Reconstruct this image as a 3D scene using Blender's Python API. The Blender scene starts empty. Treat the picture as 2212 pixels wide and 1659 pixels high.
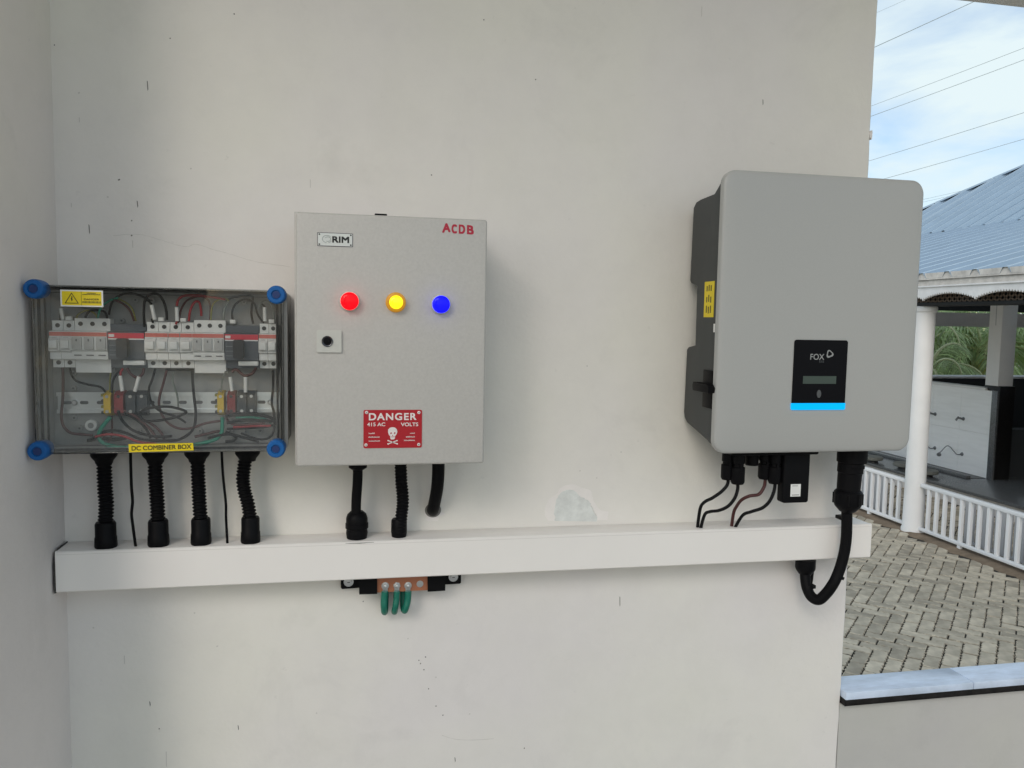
import bpy, bmesh, math, random
from mathutils import Vector, Matrix
random.seed(7)
R = math.radians
scene = bpy.context.scene
COL = scene.collection

# ------------------------------------------------------------------ camera
cam_d = bpy.data.cameras.new('camera')
cam = bpy.data.objects.new('camera', cam_d)
COL.objects.link(cam)
cam_d.sensor_width = 36.0
cam_d.lens = 36.0 * 1690.0 / 2212.0
cam_d.clip_start = 0.02
cam_d.clip_end = 2000.0
right = Vector((0.98080, -0.19429, 0.01789))
down = Vector((0.00171, -0.08311, -0.99654))
fwd = right.cross(down) * -1.0
if fwd.y < 0:
    fwd = -fwd
down = fwd.cross(right)
if down.z > 0:
    down = -down
m = Matrix((( right.x, -down.x, -fwd.x, 0.0), (right.y, -down.y, -fwd.y, -1.42), (right.z, -down.z, -fwd.z, 1.5), (0, 0, 0, 1)))
cam.matrix_world = m
scene.camera = cam

# ------------------------------------------------------------------ world and sun
SUN_EL, SUN_AZ = R(31), R(-150)        # azimuth from +Y towards +X
world = bpy.data.worlds.new('World')
scene.world = world
world.use_nodes = True
wn = world.node_tree
wn.nodes.clear()
def N(t, kind, **kw):
    n = t.nodes.new(kind)
    for k, v in kw.items():
        if k in n.inputs:
            n.inputs[k].default_value = v
        else:
            setattr(n, k, v)
    return n
out = N(wn, 'ShaderNodeOutputWorld')
bg = N(wn, 'ShaderNodeBackground', Strength=1.0)
sky = N(wn, 'ShaderNodeTexSky', sky_type='NISHITA', sun_disc=False)
sky.sun_elevation = SUN_EL
sky.sun_rotation = SUN_AZ
sky.dust_density = 2.0
tc = N(wn, 'ShaderNodeTexCoord')
sep = N(wn, 'ShaderNodeSeparateXYZ')
add = N(wn, 'ShaderNodeMath', operation='ADD'); add.inputs[1].default_value = 0.22
mx = N(wn, 'ShaderNodeMath', operation='MAXIMUM'); mx.inputs[1].default_value = 0.12
div = N(wn, 'ShaderNodeVectorMath', operation='DIVIDE')
comb = N(wn, 'ShaderNodeCombineXYZ')
noi = N(wn, 'ShaderNodeTexNoise', Scale=2.4, Detail=8.0, Roughness=0.52, Distortion=0.25)
ramp = N(wn, 'ShaderNodeValToRGB')
ramp.color_ramp.elements[0].position = 0.38; ramp.color_ramp.elements[0].color = (0.14, 0.14, 0.14, 1)
ramp.color_ramp.elements[1].position = 0.60; ramp.color_ramp.elements[1].color = (1, 1, 1, 1)
dim = N(wn, 'ShaderNodeVectorMath', operation='SCALE'); dim.inputs['Scale'].default_value = 0.15
mixc = N(wn, 'ShaderNodeMix', data_type='RGBA')
cl = wn.links
cl.new(tc.outputs['Generated'], sep.inputs[0])
cl.new(sep.outputs['Z'], add.inputs[0]); cl.new(add.outputs[0], mx.inputs[0])
cl.new(mx.outputs[0], comb.inputs[0]); cl.new(mx.outputs[0], comb.inputs[1]); cl.new(mx.outputs[0], comb.inputs[2])
cl.new(tc.outputs['Generated'], div.inputs[0]); cl.new(comb.outputs[0], div.inputs[1])
cl.new(div.outputs[0], noi.inputs['Vector']); cl.new(noi.outputs['Fac'], ramp.inputs['Fac'])
cl.new(sky.outputs[0], dim.inputs[0])
cl.new(ramp.outputs[0], mixc.inputs[0]); cl.new(dim.outputs[0], mixc.inputs[6])
mixc.inputs[7].default_value = (0.70, 0.81, 0.84, 1)
cl.new(mixc.outputs[2], bg.inputs['Color']); cl.new(bg.outputs[0], out.inputs[0])

sun_d = bpy.data.lights.new('sun', 'SUN')
sun_d.energy = 0.78
sun_d.angle = R(27)
sun_d.color = (1.0, 0.94, 0.88)
sun = bpy.data.objects.new('sun', sun_d)
COL.objects.link(sun)
sdir = Vector((math.sin(SUN_AZ) * math.cos(SUN_EL), math.cos(SUN_AZ) * math.cos(SUN_EL), math.sin(SUN_EL)))
sun.rotation_euler = sdir.to_track_quat('Z', 'Y').to_euler()

vs = scene.view_settings
vs.view_transform = 'Standard'; vs.look = 'None'; vs.exposure = 0.20; vs.gamma = 1.0
vs.use_curve_mapping = False
scene.cycles.max_bounces = 10
scene.cycles.diffuse_bounces = 6
scene.cycles.transparent_max_bounces = 24
scene.cycles.use_denoising = True
scene.cycles.sample_clamp_indirect = 4.0

# ------------------------------------------------------------------ materials
MATS = {}
def pm(name, col, rough=0.6, metal=0.0, nscale=0, namt=0.12, bump=0.0, bscale=None, spec=0.5, emit=None, estr=0.0, rnd=0.0, coat=0.0, stretch=None):
    mt = bpy.data.materials.new(name)
    mt.use_nodes = True
    t = mt.node_tree
    b = t.nodes['Principled BSDF']
    b.inputs['Base Color'].default_value = (*col, 1)
    b.inputs['Roughness'].default_value = rough
    b.inputs['Metallic'].default_value = metal
    b.inputs['Specular IOR Level'].default_value = spec
    b.inputs['Coat Weight'].default_value = coat
    if emit:
        b.inputs['Emission Color'].default_value = (*emit, 1)
        b.inputs['Emission Strength'].default_value = estr
    if nscale or bump or rnd:
        co = N(t, 'ShaderNodeTexCoord').outputs['Object']
        if stretch:
            mp = N(t, 'ShaderNodeMapping'); mp.inputs['Scale'].default_value = stretch
            t.links.new(co, mp.inputs[0]); co = mp.outputs[0]
    if nscale:
        n1 = N(t, 'ShaderNodeTexNoise', Scale=nscale, Detail=6.0, Roughness=0.62)
        t.links.new(co, n1.inputs['Vector'])
        mr = N(t, 'ShaderNodeMapRange'); mr.inputs['From Min'].default_value = 0.3; mr.inputs['From Max'].default_value = 0.7
        mr.inputs['To Min'].default_value = 1 - namt; mr.inputs['To Max'].default_value = 1 + namt
        t.links.new(n1.outputs['Fac'], mr.inputs['Value'])
        fac = mr.outputs[0]
    if rnd:
        oi = N(t, 'ShaderNodeObjectInfo'); ge = N(t, 'ShaderNodeNewGeometry')
        ad = N(t, 'ShaderNodeMath', operation='ADD'); t.links.new(oi.outputs['Random'], ad.inputs[0]); t.links.new(ge.outputs['Random Per Island'], ad.inputs[1])
        fr = N(t, 'ShaderNodeMath', operation='FRACT'); t.links.new(ad.outputs[0], fr.inputs[0])
        m2 = N(t, 'ShaderNodeMapRange'); m2.inputs['To Min'].default_value = 1 - rnd; m2.inputs['To Max'].default_value = 1 + rnd
        t.links.new(fr.outputs[0], m2.inputs['Value'])
        if nscale:
            mu = N(t, 'ShaderNodeMath', operation='MULTIPLY'); t.links.new(fac, mu.inputs[0]); t.links.new(m2.outputs[0], mu.inputs[1]); fac = mu.outputs[0]
        else:
            fac = m2.outputs[0]
    if nscale or rnd:
        sc = N(t, 'ShaderNodeVectorMath', operation='SCALE'); sc.inputs[0].default_value = col
        t.links.new(fac, sc.inputs['Scale']); t.links.new(sc.outputs[0], b.inputs['Base Color'])
    if bump:
        n2 = N(t, 'ShaderNodeTexNoise', Scale=bscale or (nscale * 4 if nscale else 60), Detail=5.0, Roughness=0.6)
        t.links.new(co, n2.inputs['Vector'])
        bp = N(t, 'ShaderNodeBump', Strength=1.0, Distance=bump)
        t.links.new(n2.outputs['Fac'], bp.inputs['Height']); t.links.new(bp.outputs[0], b.inputs['Normal'])
    MATS[name] = mt
    return mt

def plaster(name, col):
    """painted plaster: broad warm/cool clouding, faint trowel relief, small pitting"""
    mt = pm(name, col, 0.72, spec=0.3)
    t = mt.node_tree; b = t.nodes['Principled BSDF']; L = t.links
    co = N(t, 'ShaderNodeTexCoord').outputs['Object']
    n1 = N(t, 'ShaderNodeTexNoise', Scale=1.7, Detail=4.0, Roughness=0.5); L.new(co, n1.inputs['Vector'])
    n3 = N(t, 'ShaderNodeTexNoise', Scale=11.0, Detail=7.0, Roughness=0.65); L.new(co, n3.inputs['Vector'])
    mixa = N(t, 'ShaderNodeMix', data_type='RGBA')
    mixa.inputs[6].default_value = (col[0] * .98, col[1] * .965, col[2] * .965, 1)
    mixa.inputs[7].default_value = (col[0] * 1.01, col[1] * 1.012, col[2] * .955, 1)
    mr = N(t, 'ShaderNodeMapRange'); mr.inputs['From Min'].default_value = .38; mr.inputs['From Max'].default_value = .62
    L.new(n1.outputs['Fac'], mr.inputs['Value']); L.new(mr.outputs[0], mixa.inputs[0])
    m2 = N(t, 'ShaderNodeMapRange'); m2.inputs['From Min'].default_value = .25; m2.inputs['From Max'].default_value = .6
    m2.inputs['To Min'].default_value = .955; m2.inputs['To Max'].default_value = 1.0
    L.new(n3.outputs['Fac'], m2.inputs['Value'])
    sc = N(t, 'ShaderNodeVectorMath', operation='SCALE'); L.new(mixa.outputs[2], sc.inputs[0]); L.new(m2.outputs[0], sc.inputs['Scale'])
    L.new(sc.outputs[0], b.inputs['Base Color'])
    n5 = N(t, 'ShaderNodeTexNoise', Scale=4.3, Detail=5.0, Roughness=0.7, Distortion=0.6); L.new(co, n5.inputs['Vector'])
    m5 = N(t, 'ShaderNodeMapRange'); m5.inputs['From Min'].default_value = .56; m5.inputs['From Max'].default_value = .74
    m5.inputs['To Min'].default_value = 1.0; m5.inputs['To Max'].default_value = .94
    L.new(n5.outputs['Fac'], m5.inputs['Value'])
    n6 = N(t, 'ShaderNodeTexNoise', Scale=55.0, Detail=3.0, Roughness=0.6); L.new(co, n6.inputs['Vector'])
    m6 = N(t, 'ShaderNodeMapRange'); m6.inputs['From Min'].default_value = .70; m6.inputs['From Max'].default_value = .78
    m6.inputs['To Min'].default_value = 1.0; m6.inputs['To Max'].default_value = .93
    L.new(n6.outputs['Fac'], m6.inputs['Value'])
    mm = N(t, 'ShaderNodeMath', operation='MULTIPLY'); L.new(m5.outputs[0], mm.inputs[0]); L.new(m6.outputs[0], mm.inputs[1])
    s2 = N(t, 'ShaderNodeVectorMath', operation='SCALE'); L.new(sc.outputs[0], s2.inputs[0]); L.new(mm.outputs[0], s2.inputs['Scale'])
    L.new(s2.outputs[0], b.inputs['Base Color'])
    n4 = N(t, 'ShaderNodeTexNoise', Scale=9.0, Detail=8.0, Roughness=0.6); L.new(co, n4.inputs['Vector'])
    bp = N(t, 'ShaderNodeBump', Strength=1.0, Distance=0.0022); L.new(n4.outputs['Fac'], bp.inputs['Height'])
    n7 = N(t, 'ShaderNodeTexNoise', Scale=130.0, Detail=3.0, Roughness=0.5); L.new(co, n7.inputs['Vector'])
    b7 = N(t, 'ShaderNodeBump', Strength=1.0, Distance=0.0004); L.new(n7.outputs['Fac'], b7.inputs['Height']); L.new(bp.outputs[0], b7.inputs['Normal'])
    L.new(b7.outputs[0], b.inputs['Normal'])
    return mt

plaster('wall_paint', (0.785, 0.765, 0.75))
plaster('side_paint', (0.78, 0.75, 0.735))
plaster('dark_paint', (0.09, 0.08, 0.07))
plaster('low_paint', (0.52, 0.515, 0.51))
pm('ceiling_paint', (0.8, 0.79, 0.76), 0.8)
pm('floor_tile', (0.33, 0.30, 0.265), 0.35, nscale=3, namt=.1)
pm('marble', (0.60, 0.70, 0.86), 0.25, nscale=14, namt=0.16, stretch=(1, 3, 1))
pm('black_granite', (0.012, 0.011, 0.011), 0.3, nscale=80, namt=.6, spec=.25)
pm('grey_granite', (0.11, 0.115, 0.12), 0.22, nscale=60, namt=.35)
pm('pvc', (0.87, 0.84, 0.81), 0.38, nscale=5, namt=.02)
pm('dark_gap', (0.06, 0.058, 0.055), 0.9)
pm('black_plastic', (0.006, 0.006, 0.007), 0.42, spec=0.08)
pm('black_cable', (0.006, 0.006, 0.007), 0.5, spec=0.08)
pm('black_hose', (0.006, 0.006, 0.007), 0.45, spec=0.08)
pm('scuff', (0.20, 0.19, 0.18), 0.9)
pm('soft_scuff', (0.60, 0.58, 0.55), 0.9)
pm('crack', (0.64, 0.62, 0.59), 0.9)
pm('bare_plaster', (0.69, 0.71, 0.695), 0.9, nscale=60, namt=.12, bump=.0006, bscale=220)
pm('filler', (0.81, 0.778, 0.755), 0.9, nscale=40, namt=.03)
pm('box_grey', (0.42, 0.42, 0.41), 0.45)
pm('plate_grey', (0.27, 0.275, 0.27), 0.5, nscale=30, namt=.04)
pm('gasket', (0.010, 0.010, 0.011), 0.7, spec=0.1)
pm('blue_knob', (0.008, 0.11, 0.36), 0.45, spec=.3)
pm('blue_dark', (0.006, 0.03, 0.14), 0.5)
pm('module_white', (0.74, 0.74, 0.72), 0.45)
pm('module_shade', (0.46, 0.46, 0.45), 0.5)
pm('module_line', (0.16, 0.16, 0.16), 0.6)
pm('module_red', (0.62, 0.16, 0.13), 0.45)
pm('isolator', (0.075, 0.088, 0.105), 0.45)
pm('isolator_red', (0.62, 0.03, 0.06), 0.4)
pm('isolator_knob', (0.018, 0.02, 0.024), 0.4)
pm('screw_dark', (0.05, 0.05, 0.05), 0.4, 0.6)
pm('steel', (0.62, 0.63, 0.64), 0.28, 1.0)
pm('zinc', (0.70, 0.73, 0.74), 0.33, 0.85)
pm('slot', (0.10, 0.105, 0.11), 0.7)
pm('wire_black', (0.012, 0.012, 0.013), 0.5, spec=0.08)
pm('wire_red', (0.30, 0.012, 0.02), 0.5)
pm('wire_maroon', (0.065, 0.014, 0.014), 0.5)
pm('wire_green', (0.01, 0.24, 0.16), 0.45)
pm('wire_olive', (0.20, 0.19, 0.03), 0.5)
pm('wire_grey', (0.17, 0.19, 0.17), 0.5)
pm('ferrule', (0.72, 0.72, 0.70), 0.5)
pm('terminal_yellow', (0.62, 0.42, 0.03), 0.45)
pm('terminal_red', (0.22, 0.02, 0.022), 0.5)
pm('terminal_dark', (0.035, 0.042, 0.05), 0.5)
pm('label_yellow', (0.80, 0.62, 0.01), 0.45)
pm('label_white', (0.80, 0.80, 0.78), 0.45)
pm('ink', (0.012, 0.012, 0.012), 0.6)
pm('ink_faint', (0.13, 0.11, 0.02), 0.6)
pm('panel_coat', (0.51, 0.495, 0.47), 0.38, nscale=260, namt=.05, bump=.0005, bscale=330)
pm('plate_metal', (0.66, 0.68, 0.66), 0.4, 0.2)
pm('lock_grey', (0.56, 0.56, 0.52), 0.4)
pm('chrome_dark', (0.10, 0.10, 0.11), 0.25, 0.9)
pm('sign_red', (0.42, 0.004, 0.014), 0.4)
pm('sign_white', (0.80, 0.74, 0.72), 0.5)
pm('paint_red', (0.44, 0.01, 0.04), 0.45)
pm('logo_grey', (0.30, 0.34, 0.33), 0.5)
pm('lamp_red', (0.5, 0.005, 0.01), 0.14, emit=(1.0, 0.001, 0.006), spec=0.15, estr=1.15)
pm('lamp_yellow', (0.6, 0.4, 0.01), 0.14, emit=(1.0, 0.74, 0.008), spec=0.35, estr=1.3)
pm('lamp_amber', (0.42, 0.20, 0.005), 0.35, emit=(0.7, 0.30, 0.0), estr=0.35)
pm('lamp_blue', (0.01, 0.01, 0.5), 0.14, emit=(0.002, 0.002, 1.0), spec=0.15, estr=1.15)
pm('inverter_front', (0.41, 0.415, 0.405), 0.34, nscale=600, namt=.03)
pm('inverter_body', (0.042, 0.047, 0.048), 0.55)
pm('display_black', (0.004, 0.004, 0.006), 0.3, spec=0.12)
pm('display_screen', (0.05, 0.075, 0.062), 0.35)
pm('display_print', (0.30, 0.31, 0.31), 0.5)
pm('display_button', (0.085, 0.09, 0.095), 0.4)
pm('light_bar', (0.0, 0.06, 0.2), 0.3, emit=(0.0, 0.46, 0.97), spec=.1, estr=0.95)
pm('copper', (0.42, 0.165, 0.09), 0.42, 0.35)
pm('earth_green', (0.006, 0.16, 0.11), 0.4)
pm('soil', (0.035, 0.032, 0.026), 0.95, nscale=12, namt=.3)
pm('red_soil', (0.20, 0.15, 0.105), 0.95, nscale=5, namt=.3, bump=.01)
pm('paver', (0.46, 0.405, 0.32), 0.85, nscale=7, namt=.24, bump=.003, bscale=70, rnd=.27)
pm('white_metal', (0.82, 0.83, 0.85), 0.4)
pm('gate_grey', (0.50, 0.51, 0.53), 0.5)
pm('white_paint', (0.80, 0.80, 0.80), 0.6, nscale=3, namt=.04)
pm('shade_paint', (0.72, 0.69, 0.66), 0.7, nscale=3, namt=.05)
pm('fascia_paint', (0.74, 0.75, 0.76), 0.8, nscale=6, namt=.10)
pm('fascia_worn', (0.60, 0.58, 0.55), 0.9, nscale=9, namt=.22)
pm('roof_sheet', (0.36, 0.46, 0.56), 0.24, 0.6, nscale=2, namt=.06)
pm('lattice', (0.16, 0.12, 0.09), 0.8)
pm('dark_wood_and_shade', (0.012, 0.014, 0.016), 0.7)
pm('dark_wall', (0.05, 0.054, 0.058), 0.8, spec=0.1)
pm('tile_white', (0.92, 0.93, 0.93), 0.3, nscale=2, namt=.05, stretch=(1, 1, 8))
pm('tap_metal', (0.22, 0.23, 0.24), 0.3, 0.6)
pm('stone', (0.16, 0.165, 0.15), 0.7, nscale=30, namt=.2)
pm('bark', (0.15, 0.12, 0.09), 0.9, nscale=20, namt=.2)
pm('leaf_palm', (0.42, 0.53, 0.27), 0.5, nscale=1.5, namt=.3, rnd=.35)
pm('leaf_dry', (0.60, 0.58, 0.26), 0.6, rnd=.25)
pm('leaf_broad', (0.30, 0.43, 0.25), 0.55, nscale=1.2, namt=.3, rnd=.4)
pm('leaf_rib', (0.55, 0.58, 0.32), 0.5)
for nm_ in ('leaf_palm', 'leaf_dry', 'leaf_broad'):
    t_ = MATS[nm_].node_tree; b_ = t_.nodes['Principled BSDF']; o_n = t_.nodes['Material Output']
    tl = N(t_, 'ShaderNodeBsdfTranslucent'); mxs_ = N(t_, 'ShaderNodeMixShader'); mxs_.inputs[0].default_value = .5
    t_.links.new(b_.inputs['Base Color'].links[0].from_socket, tl.inputs['Color'])
    t_.links.new(b_.outputs[0], mxs_.inputs[1]); t_.links.new(tl.outputs[0], mxs_.inputs[2]); t_.links.new(mxs_.outputs[0], o_n.inputs[0])
pm('wire_line', (0.42, 0.48, 0.52), 0.6)
pm('grass_ground', (0.10, 0.14, 0.05), 0.95, nscale=.5, namt=.3)
pm('yard', (0.40, 0.355, 0.29), 0.95, nscale=.35, namt=.15, bump=.02, bscale=6)
pm('rail_white', (0.82, 0.83, 0.85), 0.4)

def clear_cover():
    mt = bpy.data.materials.new('clear_cover'); mt.use_nodes = True
    t = mt.node_tree; t.nodes.clear(); L = t.links
    o = N(t, 'ShaderNodeOutputMaterial'); mxs = N(t, 'ShaderNodeMixShader')
    tr = N(t, 'ShaderNodeBsdfTransparent', Color=(0.975, 0.98, 0.978, 1))
    gl = N(t, 'ShaderNodeBsdfGlossy', Color=(1, 1, 1, 1), Roughness=0.03)
    fr = N(t, 'ShaderNodeFresnel', IOR=1.42)
    co = N(t, 'ShaderNodeTexCoord'); nz = N(t, 'ShaderNodeTexNoise', Scale=14.0, Detail=2.0)
    bp = N(t, 'ShaderNodeBump', Strength=1.0, Distance=0.0006)
    L.new(co.outputs['Object'], nz.inputs['Vector']); L.new(nz.outputs['Fac'], bp.inputs['Height']); L.new(bp.outputs[0], gl.inputs['Normal'])
    L.new(fr.outputs[0], mxs.inputs[0]); L.new(tr.outputs[0], mxs.inputs[1]); L.new(gl.outputs[0], mxs.inputs[2]); L.new(mxs.outputs[0], o.inputs[0])
    MATS['clear_cover'] = mt
clear_cover()

# ------------------------------------------------------------------ mesh helpers
class MB:
    def __init__(self): self.v = []; self.f = []
    def add(self, vs, fs):
        o = len(self.v); self.v += [tuple(p) for p in vs]; self.f += [tuple(i + o for i in f) for f in fs]; return self
    def box(self, x0, x1, y0, y1, z0, z1, bev=0.0, seg=2):
        if bev <= 0:
            vs = [(x, y, z) for x in (x0, x1) for y in (y0, y1) for z in (z0, z1)]
            return self.add(vs, [(0, 1, 3, 2), (4, 6, 7, 5), (0, 4, 5, 1), (2, 3, 7, 6), (0, 2, 6, 4), (1, 5, 7, 3)])
        bm = bmesh.new()
        r = bmesh.ops.create_cube(bm, size=1.0)
        for v in bm.verts:
            v.co = Vector(((x0 + x1) / 2 + v.co.x * (x1 - x0), (y0 + y1) / 2 + v.co.y * (y1 - y0), (z0 + z1) / 2 + v.co.z * (z1 - z0)))
        bmesh.ops.bevel(bm, geom=bm.edges[:] + bm.verts[:], offset=bev, segments=seg, affect='EDGES', profile=0.5)
        return self.bm(bm)
    def bm(self, bm):
        bm.verts.index_update()
        self.add([v.co[:] for v in bm.verts], [[v.index for v in f.verts] for f in bm.faces]); bm.free(); return self
    def prism(self, poly, axis, a, b, bev=0.0, seg=2):
        """extrude a 2-D outline along an axis: 'x' (outline y,z), 'y' (outline x,z) or 'z' (outline x,y)"""
        def P(p, t): return {'x': (t, p[0], p[1]), 'y': (p[0], t, p[1]), 'z': (p[0], p[1], t)}[axis]
        n = len(poly)
        if bev <= 0:
            vs = [P(p, a) for p in poly] + [P(p, b) for p in poly]
            return self.add(vs, [tuple(range(n)), tuple(range(2 * n - 1, n - 1, -1))] + [(i, i + n, (i + 1) % n + n, (i + 1) % n) for i in range(n)])
        bm = bmesh.new()
        va = [bm.verts.new(P(p, a)) for p in poly]; vb = [bm.verts.new(P(p, b)) for p in poly]
        bm.faces.new(va); fb = bm.faces.new(vb[::-1])
        for i in range(n):
            bm.faces.new((va[i], vb[i], vb[(i + 1) % n], va[(i + 1) % n]))
        bmesh.ops.recalc_face_normals(bm, faces=bm.faces)
        es = [e for e in bm.edges if (e.verts[0] in va and e.verts[1] in va)]
        bmesh.ops.bevel(bm, geom=es, offset=bev, segments=seg, affect='EDGES', profile=0.5)
        return self.bm(bm)
    def tube(self, pts, r, seg=10, smooth=0, cap=True, rfun=None):
        pts = [Vector(p) for p in pts]
        if smooth: pts = spline(pts, smooth)
        n = len(pts); ring = []
        t0 = (pts[1] - pts[0]).normalized()
        nrm = t0.orthogonal().normalized()
        arc = 0.0
        for i, p in enumerate(pts):
            t = (pts[min(i + 1, n - 1)] - pts[max(i - 1, 0)]).normalized()
            nrm = (nrm - t * nrm.dot(t)).normalized(); bn = t.cross(nrm)
            if i: arc += (p - pts[i - 1]).length
            rr = rfun(i / (n - 1), arc) if rfun else r
            ring.append([p + (nrm * math.cos(a) + bn * math.sin(a)) * rr for a in [2 * math.pi * k / seg for k in range(seg)]])
        vs = [q for rg in ring for q in rg]; fs = []
        for i in range(n - 1):
            for k in range(seg):
                fs.append((i * seg + k, i * seg + (k + 1) % seg, (i + 1) * seg + (k + 1) % seg, (i + 1) * seg + k))
        if cap: fs += [tuple(range(seg - 1, -1, -1)), tuple(range((n - 1) * seg, n * seg))]
        return self.add(vs, fs)
    def lathe(self, prof, base, axis, seg=24):
        """prof: (radius, height) pairs along the axis from base"""
        ax = Vector(axis).normalized(); u = ax.orthogonal().normalized(); w = ax.cross(u); base = Vector(base)
        vs = []; fs = []; n = len(prof)
        for (r, h) in prof:
            for k in range(seg):
                a = 2 * math.pi * k / seg
                vs.append(base + ax * h + (u * math.cos(a) + w * math.sin(a)) * max(r, 1e-5))
        for i in range(n - 1):
            for k in range(seg):
                fs.append((i * seg + k, i * seg + (k + 1) % seg, (i + 1) * seg + (k + 1) % seg, (i + 1) * seg + k))
        fs += [tuple(range(seg - 1, -1, -1)), tuple(range((n - 1) * seg, n * seg))]
        return self.add(vs, fs)
    def poly(self, pts): return self.add(pts, [tuple(range(len(pts)))])
    def ring(self, outer, inner, y0, y1):
        """frame between two outlines (x,z) of equal length, from y0 to y1"""
        n = len(outer)
        vs = [(p[0], y0, p[1]) for p in outer] + [(p[0], y0, p[1]) for p in inner] + [(p[0], y1, p[1]) for p in outer] + [(p[0], y1, p[1]) for p in inner]
        fs = []
        for i in range(n):
            j = (i + 1) % n
            fs += [(i, j, n + j, n + i), (2 * n + i, 3 * n + i, 3 * n + j, 2 * n + j), (i, 2 * n + i, 2 * n + j, j), (n + i, n + j, 3 * n + j, 3 * n + i)]
        return self.add(vs, fs)
    def mesh(self, name, shift=(0, 0, 0), angle=35):
        me = bpy.data.meshes.new(name)
        s = Vector(shift)
        me.from_pydata([tuple(Vector(p) - s) for p in self.v], [], self.f)
        bm = bmesh.new(); bm.from_mesh(me); bmesh.ops.recalc_face_normals(bm, faces=bm.faces); bm.to_mesh(me); bm.free()
        me.shade_smooth(); me.set_sharp_from_angle(angle=R(angle))
        return me

def spline(pts, k):
    o = []; n = len(pts)
    for i in range(n - 1):
        p0, p1, p2, p3 = pts[max(i - 1, 0)], pts[i], pts[i + 1], pts[min(i + 2, n - 1)]
        for j in range(k):
            t = j / k
            o.append(0.5 * ((2 * p1) + (p2 - p0) * t + (2 * p0 - 5 * p1 + 4 * p2 - p3) * t * t + (3 * p1 - p0 - 3 * p2 + p3) * t ** 3))
    o.append(pts[-1]); return o

def rrect(x0, x1, z0, z1, r, k=6):
    o = []
    for cx, cz, a0 in ((x1 - r, z1 - r, 0), (x0 + r, z1 - r, 90), (x0 + r, z0 + r, 180), (x1 - r, z0 + r, 270)):
        for i in range(k + 1):
            a = R(a0 + 90 * i / k); o.append((cx + r * math.cos(a), cz + r * math.sin(a)))
    return o

def thing(name, label, cat, loc, group=None):
    o = bpy.data.objects.new(name, None); COL.objects.link(o); o.location = loc; o.empty_display_size = 0.05
    o['label'] = label; o['category'] = cat
    if group: o['group'] = group
    return o
def root_loc(o):
    v = Vector((0, 0, 0))
    while o is not None: v += o.location; o = o.parent
    return v
def part(name, mb, mat, parent, angle=35, label=None):
    me = mb.mesh(name, root_loc(parent), angle)
    me.materials.append(MATS[mat])
    o = bpy.data.objects.new(name, me); COL.objects.link(o); o.parent = parent
    if label: o['label'] = label
    return o
def solo(name, mb, mat, label, cat, loc, group=None, angle=35):
    me = mb.mesh(name, loc, angle); me.materials.append(MATS[mat])
    o = bpy.data.objects.new(name, me); COL.objects.link(o); o.location = loc
    o['label'] = label; o['category'] = cat
    if group: o['group'] = group
    return o
def struct(name, mb, mat, loc=(0, 0, 0)):
    me = mb.mesh(name, loc); me.materials.append(MATS[mat])
    o = bpy.data.objects.new(name, me); COL.objects.link(o); o.location = loc; o['kind'] = 'structure'
    return o
def inst(name, me, parent, loc, rot=(0, 0, 0)):
    """a piece sharing mesh data; loc in world space under a parent chain of plain translations"""
    o = bpy.data.objects.new(name, me); COL.objects.link(o); o.parent = parent
    o.location = Vector(loc) - root_loc(parent); o.rotation_euler = rot
    return o

def text_polys(s, bold=0.0, spacing=1.0):
    cu = bpy.data.curves.new('lettering', 'FONT'); cu.body = s; cu.size = 1.0; cu.offset = bold; cu.space_character = spacing; cu.resolution_u = 6
    ob = bpy.data.objects.new('lettering_tmp', cu); COL.objects.link(ob)
    dg = bpy.context.evaluated_depsgraph_get(); dg.update()
    me = bpy.data.meshes.new_from_object(ob.evaluated_get(dg))
    vs = [v.co.copy() for v in me.vertices]; fs = [tuple(p.vertices) for p in me.polygons]
    bpy.data.objects.remove(ob); bpy.data.curves.remove(cu); bpy.data.meshes.remove(me)
    return vs, fs
def lettering(name, s, x0, x1, z0, z1, y, mat, parent, bold=0.0, spacing=1.0, tilt=0.0):
    """flat print on a face looking towards -Y, fitted to a rectangle"""
    vs, fs = text_polys(s, 0.0, spacing)
    ax, bx = min(v.x for v in vs), max(v.x for v in vs); ay, by = min(v.y for v in vs), max(v.y for v in vs)
    mb = MB(); h = z1 - z0; e = bold * h
    for k, (dx, dz) in enumerate(((0, 0), (-1, -1), (1, -1), (1, 1), (-1, 1), (-1, 0), (1, 0)) if bold else ((0, 0),)):
        q = []
        for v in vs:
            fx = (v.x - ax) / (bx - ax); fz = (v.y - ay) / (by - ay)
            q.append((x0 + e + fx * (x1 - x0 - 2 * e) + dx * e, y - k * 4e-6, z0 + e + fz * (h - 2 * e) + tilt * fx * (x1 - x0) + dz * e))
        mb.add(q, fs)
    return part(name, mb, mat, parent)

# ================================================================== SETTING: veranda
WALL_L, WALL_R, WALL_T = -0.4831, 1.0010, 3.0
FLOOR = 0.0
struct('floor', MB().box(-2.2, 4.2, -3.4, 0.05, -0.12, FLOOR), 'floor_tile')
struct('ceiling', MB().box(-1.2, 4.2, -1.75, 0.7, WALL_T, WALL_T + .14), 'ceiling_paint')

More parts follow.
